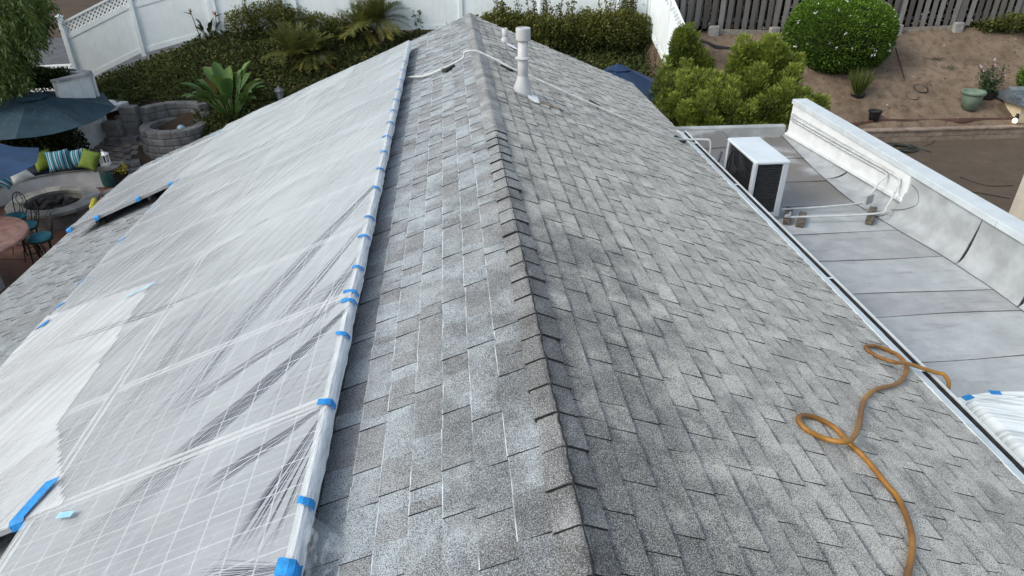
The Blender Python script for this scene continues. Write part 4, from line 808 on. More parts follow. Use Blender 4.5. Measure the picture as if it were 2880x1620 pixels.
# hedge against the back fence
hc = [(x, 0.0+0.12*sin(x*3), 0.50+0.08*sin(x*2.2), 0.5, 0.42, 0.55+0.07*sin(x*5)) for x in np.arange(0, 4.9, 0.42)]
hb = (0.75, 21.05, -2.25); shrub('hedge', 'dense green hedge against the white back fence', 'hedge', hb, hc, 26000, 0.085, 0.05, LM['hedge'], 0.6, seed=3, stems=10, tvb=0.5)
hc = [(x, 0, 0.3, 0.42, 0.35, 0.42) for x in np.arange(0, 4.4, 0.4)]
def sprigs(name, label, base, n, h, spread, mat, L=0.07, W=0.035, seed=0, cat='shrub', group=None):
    r = np.random.default_rng(seed); t = thing(name, base, label, cat, group); m = MB(); PP = []; DD = []
    for q in range(n):
        a = np.array(base)+np.array([r.uniform(-1, 1)*spread[0], r.uniform(-1, 1)*spread[1], 0]); hh = h*r.uniform(0.6, 1.15); e = a+np.array([r.uniform(-.12, .12), r.uniform(-.1, .1), hh]); m.tube([a, (a+e)/2+np.array([r.uniform(-.04, .04), 0, 0]), e], [0.010, 0.008, 0.003], 4)
        if n <= 9: m.out('stem', M_BARK, t, True); m = MB()
        k = int(34*hh/0.6); tt = r.uniform(0.2, 1.0, k); P = a+(e-a)*tt[:, None]+r.normal(size=(k, 3))*0.03; D = r.normal(size=(k, 3)); D[:, 2] += 0.5; PP.append(P); DD.append(D)
    if n > 9: m.out('stem', M_BARK, t, True)['kind'] = 'stuff'
    P = np.concatenate(PP); leaves('foliage', P, np.concatenate(DD), L, W, tvn(P, 3, seed), mat, t); return t
sprigs('hedge_shoots', 'loose leafy shoots sticking out of the top of the hedge', (3.1, 21.05, -1.45), 44, 0.62, (2.2, 0.25), LM['hedge'], 0.08, 0.045, 4, 'hedge')
sprigs('climbing_shrub', 'thin leafy sapling standing alone against the white fence beside the ridge end', gp(1183, 98), 3, 0.75, (0.08, 0.04), LM['hedge'], 0.10, 0.05, 5)
p = gp(690, 110); shrub('loose_shrub', 'loose leafy shrub with airy twigs against the fence beside the strelitzia', 'shrub', p, [(0, 0, 0.40, 0.5, 0.35, 0.5), (0.6, 0, 0.5, 0.5, 0.35, 0.55), (1.1, 0, 0.55, 0.45, 0.35, 0.55), (1.6, 0, 0.4, 0.45, 0.35, 0.5)], 6200, 0.075, 0.04, LM['hedge'], 0.5, seed=8, tvb=0.35)
sprigs('twiggy_shrub', 'airy twigs rising above the loose shrub at the fence', gp(745, 107)+np.array([0, 0, 0.45]), 16, 0.85, (0.75, 0.15), LM['hedge'], 0.06, 0.03, 9)
p = gp(900, 110); shrub('loose_shrub', 'darker sprawling shrub between the two palm clumps at the fence', 'shrub', p, [(0, 0, 0.35, 0.5, 0.35, 0.42), (0.6, -0.1, 0.3, 0.5, 0.35, 0.38), (1.2, -0.1, 0.2, 0.4, 0.3, 0.3)], 3800, 0.07, 0.04, LM['hedge'], 0.5, seed=12, tvb=0.25)
sprigs('twiggy_shrub', 'reddish brown weedy twigs at the fence foot left of the ridge end', gp(1235, 97), 6, 0.3, (0.35, 0.1), LM['dry'], 0.06, 0.03, 10)
sprigs('twiggy_shrub', 'tall airy sprig climbing the fence corner above the hedge', np.array([4.95, 21.2, -1.6]), 5, 1.0, (0.12, 0.08), LM['hedge'], 0.07, 0.04, 17)
sprigs('twiggy_shrub', 'bare grey twigs in front of the side fence above the blue umbrella', gp(1850, 200), 5, 0.8, (0.15, 0.1), LM['dark'], 0.035, 0.02, 18)

def palm(base, th, nf, fl, label, seed, droop=1.0):
    r = np.random.default_rng(seed); t = thing('palm', base, label, 'palm'); b = np.array(base, float); top = b+np.array([r.uniform(-.1, .1), r.uniform(-.1, .1), th]); m = MB()
    m.tube([b-np.array([0, 0, .15]), (b+top)/2, top], [0.085, 0.075, 0.07], 9); m.out('trunk', M_BARK, t, True); PP = []; DD = []; TT = []; UP = []; rc = MB()
    for q in range(nf):
        az = q*2.39996+r.uniform(-.3, .3); el = r.uniform(-0.1, 1.25) if q > 3 else 1.3; L = fl*r.uniform(0.8, 1.1); pts = []; d = np.array([cos(az)*cos(el), sin(az)*cos(el), sin(el)]); p = top.copy()
        for k in range(13): pts.append(p.copy()); p = p+d*L/12; d = d-np.array([0, 0, 0.075*droop*(0.4+k/8)]); d /= np.linalg.norm(d)
        rc.tube(pts, [0.010*(1-k/14) for k in range(13)], 4); tone = r.uniform(0.15, 0.5) if el > 0.25 else r.uniform(0.5, 1.0)
        for k in range(2, 13):
            tdir = pts[k]-pts[k-1]; tdir /= np.linalg.norm(tdir); side = np.cross(tdir, [0, 0, 1]); side /= np.linalg.norm(side)+1e-6; nl = np.cross(side, tdir)
            for sub in (0, 0.33, 0.66):
                for sg in (-1, 1): PP.append(pts[k-1]+(pts[k]-pts[k-1])*sub); DD.append(tdir*0.75+side*sg*0.8+nl*0.15+r.normal(size=3)*0.08); TT.append(np.clip(tone+r.normal()*0.1, 0, 1)); UP.append(nl)
    rc.out('frond_stem', MATS['leaf_palm'], t, True, True); n = len(PP); leaves('fronds', np.array(PP), np.array(DD), RNG.uniform(0.22, 0.34, n)*fl/0.9, 0.018, TT, LM['palm'], t, 0.1, np.array(UP)); return t
for (px, py, th, fl, nf, lab, sd_) in ((822, 185, 0.32, 0.85, 40, 'bushy dwarf palm lower on the bank, beside the loose shrub', 31), (885, 182, 0.28, 0.80, 38, 'bushy dwarf palm lower on the bank with a dead orange frond', 32), (1020, 125, 0.42, 0.75, 34, 'smaller fanning palm close to the fence, left of the tall one', 33), (1078, 140, 0.80, 0.95, 42, 'tallest palm of the bank against the white fence, yellow lower fronds', 34)):
    palm(gp(px, py), th, nf, fl, lab, sd_)
q = gp(905, 178)+np.array([0, 0, 0.12]); m = MB(); m.lathe([(0.0, -0.16), (0.13, -0.10), (0.17, 0.0), (0.13, 0.11), (0.0, 0.15)], 16, q); tag(m.out('garden_stone', plain('pale_stone', (0.36, 0.32, 0.24), 0.9, 0.25, 12.0, 0.5, 40.0), None, True), 'pale rounded stone under the dwarf palm', 'stone')
def deadfrond():
    a = gp(905, 190)+np.array([0, 0, 0.25]); n = 60; k = RNG.uniform(0, 1, n); P = a+np.outer(k, np.array([0.35, -0.25, -0.2])); D = np.stack([RNG.uniform(0, 1, n), RNG.uniform(-1, 0, n), RNG.uniform(-0.8, -0.1, n)], 1)
    o = leaves('dead_frond', P, D, 0.22, 0.03, RNG.uniform(0.4, 1, n), LM['dead']); tag(o, 'dead orange palm frond hanging beside the pale stone', 'palm frond')
deadfrond()
def birdplant(base, n, L, label, seed, flower=0, mat='bird'):
    r = np.random.default_rng(seed); t = thing('strelitzia', base, label, 'plant'); b = np.array(base, float)
    for q in range(n):
        az = q*2.4+r.uniform(-.4, .4); el = r.uniform(0.75, 1.42); d = np.array([cos(az)*cos(el), sin(az)*cos(el), sin(el)]); st = L*r.uniform(0.45, 0.8); p0 = b+np.array([cos(az), sin(az), 0])*0.05; p1 = p0+d*st; m = MB(); m.tube([p0-np.array([0, 0, .05]), (p0+p1)/2, p1], [0.022, 0.017, 0.012], 6)
        d2 = d+np.array([0, 0, -0.25]); d2 /= np.linalg.norm(d2); side = np.cross(d2, [0, 0, 1]); side /= np.linalg.norm(side); nn = np.cross(side, d2); LL = L*r.uniform(0.55, 0.75); W = LL*0.36; V = []; F = []; prof = [0.05, 0.55, 0.9, 1.0, 0.92, 0.65, 0.08]
        for k, wv in enumerate(prof):
            s_ = k/6; c = p1+d2*LL*s_-np.array([0, 0, 0.25*LL*s_*s_]); V += [c-side*W*wv*0.5+nn*W*0.28*wv, c, c+side*W*wv*0.5+nn*W*0.28*wv]
        for k in range(6): F += [(3*k, 3*k+1, 3*k+4, 3*k+3), (3*k+1, 3*k+2, 3*k+5, 3*k+4)]
        k = len(m.V); tone = r.uniform(0.2, 0.9); m.add([tuple(v) for v in V], F, tone); dead = mat == 'bird' and q == 7 and n > 12
        m.out('leaf', LM['dead'] if dead else LM['bird' if mat == 'bird' else 'dark'], t, True, True)
    for q in range(flower):
        a = b+np.array([(-0.25 if q else 0.22), 0, 0.0]); e = a+np.array([(-0.12 if q else 0.08), 0, L*(1.25 if q else 1.15)]); m = MB(); m.tube([a, e], [0.014, 0.010], 5); m.tube([e, e+np.array([0.20 if not q else -0.2, -0.02, 0.07])], [0.022, 0.004], 6); o = m.out('flower_stem', LM['dark'], t, False, True)
        k = 7; leaves('petal', np.repeat(e[None], k, 0), np.stack([RNG.uniform(-.5, .2, k), RNG.uniform(-.3, .3, k), RNG.uniform(.6, 1, k)], 1), 0.17, 0.035, RNG.uniform(.3, 1, k), plain('petal', (0.55, 0.16, 0.06), 0.5) if q == 0 else LM['dead'], o)
    return t
birdplant(gp(655, 338), 24, 1.30, 'large paddle-leaved strelitzia beside the block planter', 51)
birdplant(gp(592, 118), 9, 0.62, 'small strelitzia with orange flowers in front of the white fence', 52, 2, 'dark')

# ------------------------------------------------------------------ stone work on the left
M_BLOCK = plain('concrete_block', (0.165, 0.162, 0.157), 0.9, 0.2, 5.0, 0.6, 45.0, stain=(0.13, 0.125, 0.12), stain_s=3.0, stain_a=0.5)
M_PAVER = plain('paver', (0.26, 0.21, 0.175), 0.9, 0.22, 4.0, 0.4, 50.0, stain=(0.15, 0.13, 0.12), stain_s=2.0)
def block_ring():
    c = gp(478, 425); c = np.array([c[0]+0.05, c[1]+0.55, -4.4]); zt = vh((470, 374), np.array([c[0], c[1]-0.9, 0])); H = zt-c[2]; nc = max(3, int(round(H/0.2))); bh = H/nc; R = 0.92
    t = thing('block_planter', c, 'round grey concrete block planter ring with a raised back wall', 'planter'); rnd = random.Random(4)
    def ring(k, a0, a1, n, R, z, cap=False):
        for q in range(n):
            a = a0+(a1-a0)*(q+0.5+0.5*(k % 2)*(1 if a1-a0 > 6 else 0.5))/n; da = (a1-a0)/n; ro = R+rnd.uniform(-0.012, 0.012); ri = ro-0.26; s = da/2*0.965; V = []
            for (zz, g_) in ((z+0.004, 0.012), (z+0.03, 0), (z+bh-0.03, 0), (z+bh-0.004, 0.014)):
                for (rr, aa) in ((ri+g_, -s), (ro-g_-0.012, -s), (ro-g_, -s*0.5), (ro-g_, s*0.5), (ro-g_-0.012, s), (ri+g_, s)): V.append((c[0]+rr*cos(a+aa), c[1]+rr*sin(a+aa), zz))
            F = [(5, 4, 3, 2, 1, 0), tuple(range(18, 24))]+[(l*6+i, l*6+(i+1) % 6, l*6+6+(i+1) % 6, l*6+6+i) for l in range(3) for i in range(6)]
            mesh('block', V, F, M_BLOCK, t)
    for k in range(nc): ring(k, 0, 2*pi, 14, R-0.02*k, c[2]+k*bh)
    for k in range(2): ring(k, 0.42+0.1*k, pi-0.30-0.12*k, 6, R+0.06, c[2]+(nc+k)*bh)
    s = MB(); s.lathe([(0.0, 0), (R-0.28, 0.0)], 20, (c[0], c[1], c[2]+nc*bh-0.22)); s.out('soil', plain('dark_soil', (0.035, 0.026, 0.02), 0.95, 0.3, 12.0, 0.8, 30.0), t)
    rnd2 = random.Random(2)
    for (x, y, lab, n) in ((380, 372, 'tall stack of four grey blocks beside the block planter', 4), (330, 395, 'short stack of grey blocks in front of the white garden wall', 3), (372, 398, 'single grey block lying between the stacks and the planter', 1)):
        b = gp(x, y); t2 = thing('block_stack', b, lab, 'block stack')
        for k in range(n): m = MB(); m.box((b[0]+rnd2.uniform(-.02, .02), b[1]+rnd2.uniform(-.02, .02), b[2]-0.05+0.19*k+0.095), (0.42, 0.3, 0.183), rz=rnd2.uniform(-.12, .12), ch=0.015); m.out('block', M_BLOCK, t2)
    b = np.array([c[0]+0.28, c[1]-0.3, c[2]+nc*bh-0.08]); m = MB(); m.lathe([(0, -.1), (0.10, -.06), (0.12, 0.02), (0.08, 0.1), (0, 0.13)], 14, b); tag(m.out('glass_ball', plain('blue_glass', (0.32, 0.45, 0.55), 0.15, 0.25, 8.0), None, True), 'pale blue glass ball lying in the block planter', 'ornament')
block_ring()
def pavers():
    t = thing('paver_path', gp(330, 440), 'tan and grey cobble paver path climbing past the block planter', 'path'); rnd = random.Random(9); e0 = gp(285, 478); 
    a = np.array([-9.55, 17.2]); ang = radians(72); d = np.array([cos(ang), sin(ang)]); n = np.array([-d[1], d[0]])
    for i in range(15):
        k = 0; s = -0.62+(0.1 if i % 2 else 0)
        while s < 0.62:
            L = rnd.choice([0.16, 0.22, 0.26]); c = a+d*(0.09+i*0.165)+n*(s+L/2); z = float(gz(c[0], c[1])); zz = max(z, -4.4+0.05)
            m = MB(); m.box((c[0], c[1], zz+0.012+rnd.uniform(-0.008, 0.012)), (L-0.014, 0.150, 0.07), M=Matrix.Rotation(ang+pi/2+rnd.uniform(-.04, .04), 3, 'Z') @ Matrix.Rotation(-math.atan((float(gz(*(c+d*0.1)))-float(gz(*(c-d*0.1))))/0.2), 3, 'X'), ch=0.01); m.out('paver', M_PAVER if rnd.random() < 0.7 else plain('paver_grey', (0.19, 0.175, 0.165), 0.9, 0.2, 5.0, 0.4, 50.0), t); s += L
    for j, (x, y) in enumerate(((332, 478), (372, 470), (345, 498), (385, 492), (330, 512))):
        b = gp(x, y); m = MB(); m.box((b[0], b[1], b[2]+0.07), (0.42, 0.28, 0.18), rz=0.3+0.1*j, ch=0.02); m.out('edge_block', M_BLOCK, t)
pavers()
# ------------------------------------------------------------------ fire pit, bench, bar, stools
PC = pz(150, 562, -3.98); PC = np.array([PC[0], PC[1], -4.395])
M_STONE = plain('flagstone', (0.20, 0.195, 0.18), 0.85, 0.25, 3.0, 0.4, 30.0, stain=(0.12, 0.115, 0.105), stain_s=1.5); M_LAVA = plain('lava_rock', (0.022, 0.020, 0.019), 0.95, 0.3, 10.0, 0.9, 40.0)
def firepit():
    t = thing('fire_pit', PC, 'round fire pit with flagstone rim', 'fire pit'); m = MB(); m.lathe([(0.80, 0), (0.81, 0.34), (0.60, 0.34), (0.58, 0.12), (0, 0.10)], 40, PC); m.out('body', plain('pit_stone', (0.13, 0.12, 0.11), 0.9, 0.3, 4.0, 0.6, 25.0), t)
    rnd = random.Random(3); a = 0.0
    while a < 2*pi-0.05:
        da = min(rnd.uniform(0.45, 0.8), 2*pi-a); 
        if 2*pi-a-da < 0.25: da = 2*pi-a
        n = 5; V = []; ro = 0.90+rnd.uniform(-.02, .02); z = PC[2]+0.345
        for (zz, g_) in ((z, 0.01), (z+0.07, 0)):
            for q in range(n+1): aa = a+0.008+(da-0.016)*q/n; V.append((PC[0]+(ro-g_)*cos(aa), PC[1]+(ro-g_)*sin(aa), zz))
            for q in range(n, -1, -1): aa = a+0.008+(da-0.016)*q/n; V.append((PC[0]+(0.57+g_)*cos(aa), PC[1]+(0.57+g_)*sin(aa), zz))
        k = 2*(n+1); mesh('rim_stone', V, [tuple(range(k-1, -1, -1)), tuple(range(k, 2*k))]+[(i, (i+1) % k, k+(i+1) % k, k+i) for i in range(k)], M_STONE, t); a += da
    for q in range(34):
        r = 0.5*sqrt(rnd.random()); a = rnd.uniform(0, 2*pi); sz = rnd.uniform(0.07, 0.14); bm = bmesh.new(); bmesh.ops.create_icosphere(bm, subdivisions=2, radius=sz)
        for v in bm.verts: n_ = sin(v.co.x*40+q)*sin(v.co.y*37+q*2)*sin(v.co.z*43); v.co *= (1+0.25*n_+rnd.uniform(-.12, .12)); v.co.z *= 0.75
        me = bpy.data.meshes.new('lava_rock'); bm.to_mesh(me); bm.free(); me.materials.append(M_LAVA); o = bpy.data.objects.new('lava_rock', me); o.location = (PC[0]+r*cos(a), PC[1]+r*sin(a), PC[2]+0.16+rnd.uniform(0, 0.2)*(1.1-r)); link(o); tag(o, 'dark lava rock lying in the fire pit', 'rock', 'lava rocks in the fire pit')
firepit()
M_CUSH = plain('navy_cushion', (0.012, 0.018, 0.035), 0.85, 0.2, 9.0, 0.3, 40.0)
def bench():
    a0, a1 = radians(76), radians(215); ri, ro = 1.78, 2.38; n = 44; t = thing('curved_bench', (PC[0]-1.5, PC[1]+1.5, PC[2]), 'curved white plaster bench around the fire pit', 'bench')
    def arc(ri, ro, z0, z1, name, mat, b0, b1, rnd_=0.0, par=t, nn=40):
        V = []; pr = [(ri, z0), (ri, z1-rnd_), (ri+rnd_, z1), (ro-rnd_, z1), (ro, z1-rnd_), (ro, z0)]
        for q in range(nn+1): a = b0+(b1-b0)*q/nn; V += [(PC[0]+r*cos(a), PC[1]+r*sin(a), z) for r, z in pr]
        k = 6; F = [(q*k+i, q*k+(i+1) % k, (q+1)*k+(i+1) % k, (q+1)*k+i) for q in range(nn) for i in range(k)]+[(5, 4, 3, 2, 1, 0), tuple(nn*k+i for i in range(6))]; return mesh(name, V, [f[::-1] for f in F], mat, par, False)
    arc(ri, ro, PC[2], PC[2]+0.42, 'base', M_WALL, a0, a1, 0.05)
    arc(ri-0.015, ro+0.02, PC[2]+0.42, PC[2]+0.45, 'seat_slab', M_STONE, a0-0.01, a1+0.01, 0.01)
    for k in range(5): b0 = a0+0.14+(a1-a0-0.16)*k/5; b1 = a0+0.14+(a1-a0-0.16)*(k+1)/5-0.012; o = arc(ri+0.02, ro-0.02, PC[2]+0.452, PC[2]+0.55, 'seat_cushion', M_CUSH, b0, b1, 0.03, None, 12); tag(o, 'navy seat cushion on the curved bench', 'cushion', 'navy cushions on the curved bench')
bench()
def stripes(name, cols, per):
    m, nt, b = newmat(name); g = G(nt); x = g.sep(g.obj()); f = g.math('FRACT', g.math('ADD', g.math('DIVIDE', x[0], per), 0.5)); r = nt.nodes.new('ShaderNodeValToRGB'); r.color_ramp.interpolation = 'CONSTANT'; e = r.color_ramp.elements
    for i, (p, c) in enumerate(cols):
        if i < 2: e[i].position = p; e[i].color = c4(c)
        else: k = e.new(p); k.color = c4(c)
    nt.links.new(f, r.inputs[0]); nt.links.new(r.outputs[0], b.inputs['Base Color']); b.inputs['Roughness'].default_value = 0.85; return m
M_STR = stripes('striped_fabric', [(0.0, (0.02, 0.03, 0.06)), (0.12, (0.05, 0.22, 0.28)), (0.28, (0.45, 0.50, 0.46)), (0.36, (0.02, 0.03, 0.06)), (0.46, (0.06, 0.26, 0.33)), (0.62, (0.02, 0.04, 0.08)), (0.72, (0.45, 0.50, 0.46)), (0.80, (0.05, 0.2, 0.28))], 0.21)
M_LIME = plain('lime_fabric', (0.155, 0.205, 0.022), 0.85, 0.12, 6.0, 0.3, 40.0); M_OLIVE = plain('olive_fabric', (0.11, 0.165, 0.02), 0.85, 0.15, 6.0, 0.3, 40.0); M_WHT = plain('white_fabric', (0.55, 0.55, 0.52), 0.85, 0.1, 8.0)
def pillow(px, py, zoff, sz, mat, label, spin, lean, yaw=None, stretch=1.0):
    bm = bmesh.new(); n = 10
    for s_ in (1, -1):
        vs2 = [[bm.verts.new(((i/n-.5)*sz*stretch*(1-0.10*sin(pi*j/n)), (j/n-.5)*sz*(1-0.10*sin(pi*i/n)), s_*0.10*sz/0.42*(max(0, sin(pi*i/n)*sin(pi*j/n)))**0.45)) for j in range(n+1)] for i in range(n+1)]
        for i in range(n):
            for j in range(n): f = [vs2[i][j], vs2[i+1][j], vs2[i+1][j+1], vs2[i][j+1]]; bm.faces.new(f if s_ > 0 else f[::-1])
    bmesh.ops.remove_doubles(bm, verts=bm.verts, dist=1e-4); me = bpy.data.meshes.new('pillow'); bm.to_mesh(me); bm.free(); me.materials.append(mat); me.polygons.foreach_set('use_smooth', [True]*len(me.polygons))
    o = bpy.data.objects.new('pillow', me); p = pz(px, py, PC[2]+zoff); a = atan2(PC[1]-p[1], PC[0]-p[0]) if yaw is None else yaw
    o.matrix_world = Matrix.Translation(p) @ Matrix.Rotation(a+pi/2, 4, 'Z') @ Matrix.Rotation(radians(90)-lean, 4, 'X') @ Matrix.Rotation(spin, 4, 'Z'); COL.objects.link(o); tag(o, label, 'pillow')
pillow(122, 450, 0.76, 0.46, M_LIME, 'lime green pillow on the bench beside the blue umbrella edge', 0.2, 0.5)
pillow(165, 452, 0.78, 0.50, M_STR, 'larger teal and white striped pillow between the green pillows', 0.05, 0.45)
pillow(214, 446, 0.77, 0.44, M_STR, 'narrower teal striped pillow tucked behind the olive pillow', 0.12, 0.4)
pillow(252, 450, 0.77, 0.48, M_OLIVE, 'olive green pillow at the end of the bench row', -0.25, 0.55)
pillow(52, 492, 0.70, 0.40, M_WHT, 'white pillow with a teal corner on the bench', 0.15, 0.9, None, 1.3)
pillow(10, 502, 0.70, 0.44, M_STR, 'teal striped pillow under the blue umbrella edge', 0.5, 0.8)
def barstools():
    src = None; M_IRON = plain('black_iron', (0.012, 0.012, 0.013), 0.45, 0.2, 20.0, metal=0.5); M_TEAL = plain('teal_vinyl', (0.015, 0.13, 0.165), 0.5, 0.12, 7.0)
    zs = 0.75
    for (x, y, rz, lab) in ((112, 668, 0.5, 'black iron bar stool with teal seat standing clear of the counter, tallest in view'), (70, 636, 0.9, 'black iron bar stool with teal seat, middle one of three at the counter'), (38, 612, 1.3, 'black iron bar stool with teal seat closest to the fire pit')):
        p = pz(x, y, -4.395+zs); p = (p[0], p[1], -4.395)
        if src is None:
            t = thing('bar_stool', (0, 0, 0), lab, 'bar stool', 'bar stools at the round counter')
            m = MB(); m.lathe([(0.0, zs-0.03), (0.19, zs-0.03), (0.215, zs), (0.205, zs+0.035), (0.12, zs+0.05), (0, zs+0.052)], 26); m.out('seat', M_TEAL, t, True)
            m = MB(); m.tube([(0.205*cos(a), 0.205*sin(a), zs-0.035) for a in np.linspace(0, 2*pi, 25)[:-1]], 0.011, 6, closed=True); m.out('seat_ring', M_IRON, t, True)
            for k in range(4):
                a = pi/4+k*pi/2; m = MB()
                for da in (-0.1, 0.1): m.tube(smoothpath([(0.18*cos(a+da), 0.18*sin(a+da), zs-0.04), (0.15*cos(a+da*.7), 0.15*sin(a+da*.7), zs*0.62), (0.17*cos(a+da*.5), 0.17*sin(a+da*.5), zs*0.33), (0.24*cos(a), 0.24*sin(a), 0.0)], 4), 0.0085, 6)
                m.out('leg', M_IRON, t, True)
            m = MB(); m.tube([(0.185*cos(a), 0.185*sin(a), zs*0.32) for a in np.linspace(0, 2*pi, 25)[:-1]], 0.009, 6, closed=True); m.out('foot_ring', M_IRON, t, True)
            m = MB(); pts = [(0.17, -0.11, zs-0.02), (0.235, -0.15, zs+0.16), (0.27, -0.13, zs+0.34), (0.285, 0, zs+0.42), (0.27, 0.13, zs+0.34), (0.235, 0.15, zs+0.16), (0.17, 0.11, zs-0.02)]; m.tube(smoothpath(pts, 5), 0.0095, 6)
            for y_ in (-0.05, 0.05): m.tube(smoothpath([(0.195, y_, zs), (0.25, y_*0.4, zs+0.17), (0.265, y_*1.6, zs+0.26), (0.28, y_*0.3, zs+0.40)], 4), 0.007, 5)
            m.tube([(0.24, -0.145, zs+0.17), (0.252, 0, zs+0.19), (0.24, 0.145, zs+0.17)], 0.007, 5); m.out('back', M_IRON, t, True); src = t; o = t; o.location = p; o.rotation_euler = (0, 0, rz)
        else: dup(src, p, rz, lab)
barstools()
def bar():
    zc = -4.395+1.05; c = np.array([-8.95, 11.35]); t = thing('bar_counter', (c[0], c[1], -4.395), 'round ended bar counter with red-brown top on white base', 'counter'); V = []; n = 44
    def outl(r, ex): return [(c[0]+r*cos(a)*1.0+(-2.2 if cos(a) < -0.15 else 0), c[1]+r*1.05*sin(a)) for a in np.linspace(0, 2*pi, n+1)[:-1]]
    rings = [(0.98, 0.0), (1.03, 0.012), (1.04, 0.035), (1.02, 0.06), (0.95, 0.068)]
    for r, z in rings: V += [(x, y, zc-0.068+z) for x, y in outl(r, 0)]
    F = [(l*n+i, l*n+(i+1) % n, (l+1)*n+(i+1) % n, (l+1)*n+i) for l in range(4) for i in range(n)]+[tuple(range(n-1, -1, -1)), tuple(4*n+i for i in range(n))]
    mesh('counter_top', V, F, plain('red_granite', (0.19, 0.105, 0.085), 0.5, 0.2, 10.0, stain=(0.10, 0.06, 0.05), stain_s=6.0), t, False)
    m = MB(); m.box((c[0]-0.55, c[1]-0.35, -3.9), (1.6, 1.05, 0.97)); m.out('base', M_WALL, t); m = MB(); m.box((c[0]+0.29, c[1]-0.30, -3.9), (0.07, 0.95, 0.968)); m.out('end_panel', plain('grey_panel', (0.22, 0.24, 0.27), 0.6, 0.1), t)
bar()
def drum():
    p = gp(318, 520); p = np.array([p[0], p[1], -4.395]); t = thing('drum_table', p, 'teal drum side table with round stone top at the bench end', 'side table'); m = MB(); m.lathe([(0.20, 0), (0.225, 0.06), (0.23, 0.25), (0.215, 0.42), (0.2, 0.44)], 24, p); m.out('drum', plain('teal_glaze', (0.02, 0.085, 0.09), 0.35, 0.2, 8.0), t, True)
    m = MB(); m.lathe([(0.0, 0.44), (0.285, 0.44), (0.30, 0.46), (0.295, 0.49), (0, 0.495)], 28, p); m.out('top', M_STONE, t)
    q = p+np.array([-0.03, 0.03, 0.495]); t = thing('lantern', q, 'small white lantern on the drum table', 'lantern'); mw = plain('lantern_white', (0.78, 0.78, 0.76), 0.5, 0.05)
    m = MB(); m.box(q+np.array([0, 0, 0.012]), (0.18, 0.18, 0.024)); m.box(q+np.array([0, 0, 0.262]), (0.18, 0.18, 0.02))
    for a in (-1, 1):
        for b_ in (-1, 1): m.box(q+np.array([a*0.075, b_*0.075, 0.137]), (0.022, 0.022, 0.23))
        m.box(q+np.array([a*0.075, 0, 0.137]), (0.012, 0.012, 0.23)); m.box(q+np.array([0, a*0.075, 0.137]), (0.012, 0.012, 0.23))
    m.out('frame', mw, t); m = MB(); m.add([tuple(q+np.array(v)) for v in ((-.1, -.1, .272), (.1, -.1, .272), (.1, .1, .272), (-.1, .1, .272), (0, 0, .35))], [(3, 2, 1, 0), (0, 1, 4), (1, 2, 4), (2, 3, 4), (3, 0, 4)]); m.tube([q+np.array([0.02*cos(a), 0, .365+0.02*sin(a)]) for a in np.linspace(0, 2*pi, 9)[:-1]], 0.004, 5, closed=True); m.out('roof', mw, t)
    p = pz(318, 538, -4.395+0.30); p = np.array([p[0]+0.05, p[1]-0.1, -4.395]); t = thing('stone_stool', p, 'low stool with a round grey stone top next to the drum table', 'stool'); m = MB(); m.lathe([(0.13, 0), (0.15, 0.26), (0.25, 0.28), (0.26, 0.30), (0.25, 0.325), (0, 0.33)], 24, p); m.out('top', M_STONE, t)
    p = gp(346, 520); p = np.array([p[0], p[1], -4.395]); t = thing('flower_pot', p, 'dark pot of yellow flowers beside the drum table', 'flower pot'); m = MB(); m.lathe([(0.13, 0), (0.19, 0.3), (0.2, 0.32), (0.17, 0.32), (0.16, 0.28), (0, 0.28)], 20, p); m.out('pot', M_BLK, t); n = 130; P = p+np.array([0, 0, 0.36])+RNG.normal(size=(n, 3))*np.array([0.11, 0.11, 0.05]); D = rdir(n); D[:, 2] = abs(D[:, 2]); leaves('leaf', P, D, 0.08, 0.04, RNG.uniform(0, 1, n), LM['hedge'], t); n = 90; P = p+np.array([0, 0, 0.42])+RNG.normal(size=(n, 3))*np.array([0.12, 0.12, 0.03]); leaves('petal', P, rdir(n), 0.05, 0.05, RNG.uniform(0, 1, n), plain('yellow_petal', (0.55, 0.40, 0.03), 0.6), t)
    p = pz(272, 590, -4.395+0.75); p = np.array([p[0]+0.25, p[1], -4.395]); t = thing('patio_chair', p, 'patio chair with a yellow-green back pad half hidden behind the film', 'chair'); m = MB(); m.box(p+np.array([-0.28, 0.0, 0.72]), (0.10, 0.46, 0.42), ch=0.03, rz=0.3); m.out('back_pad', plain('yellow_fabric', (0.42, 0.36, 0.03), 0.8, 0.1), t); m = MB(); m.box(p+np.array([0, 0, 0.42]), (0.5, 0.5, 0.08), ch=0.02, rz=0.3); m.out('seat', M_CUSH, t)
    for a in (-.2, .2):
        for b_ in (-.2, .2): m = MB(); m.bar(p+np.array([a, b_, 0]), p+np.array([a, b_, 0.4]), 0.03, 0.03); m.out('leg', M_BLK, t)
    for (x, y, lab) in ((250, 618, 'dark round patio stool in front of the fire pit'),):
        p = pz(x, y, -4.1); t = thing('patio_stool', (p[0], p[1], -4.395), lab, 'stool'); m = MB(); m.lathe([(0.2, 0), (0.22, 0.3), (0.2, 0.36), (0, 0.37)], 20, (p[0], p[1], -4.395)); m.out('body', plain('dark_wicker', (0.035, 0.03, 0.026), 0.8, 0.3, 30.0), t)
drum()
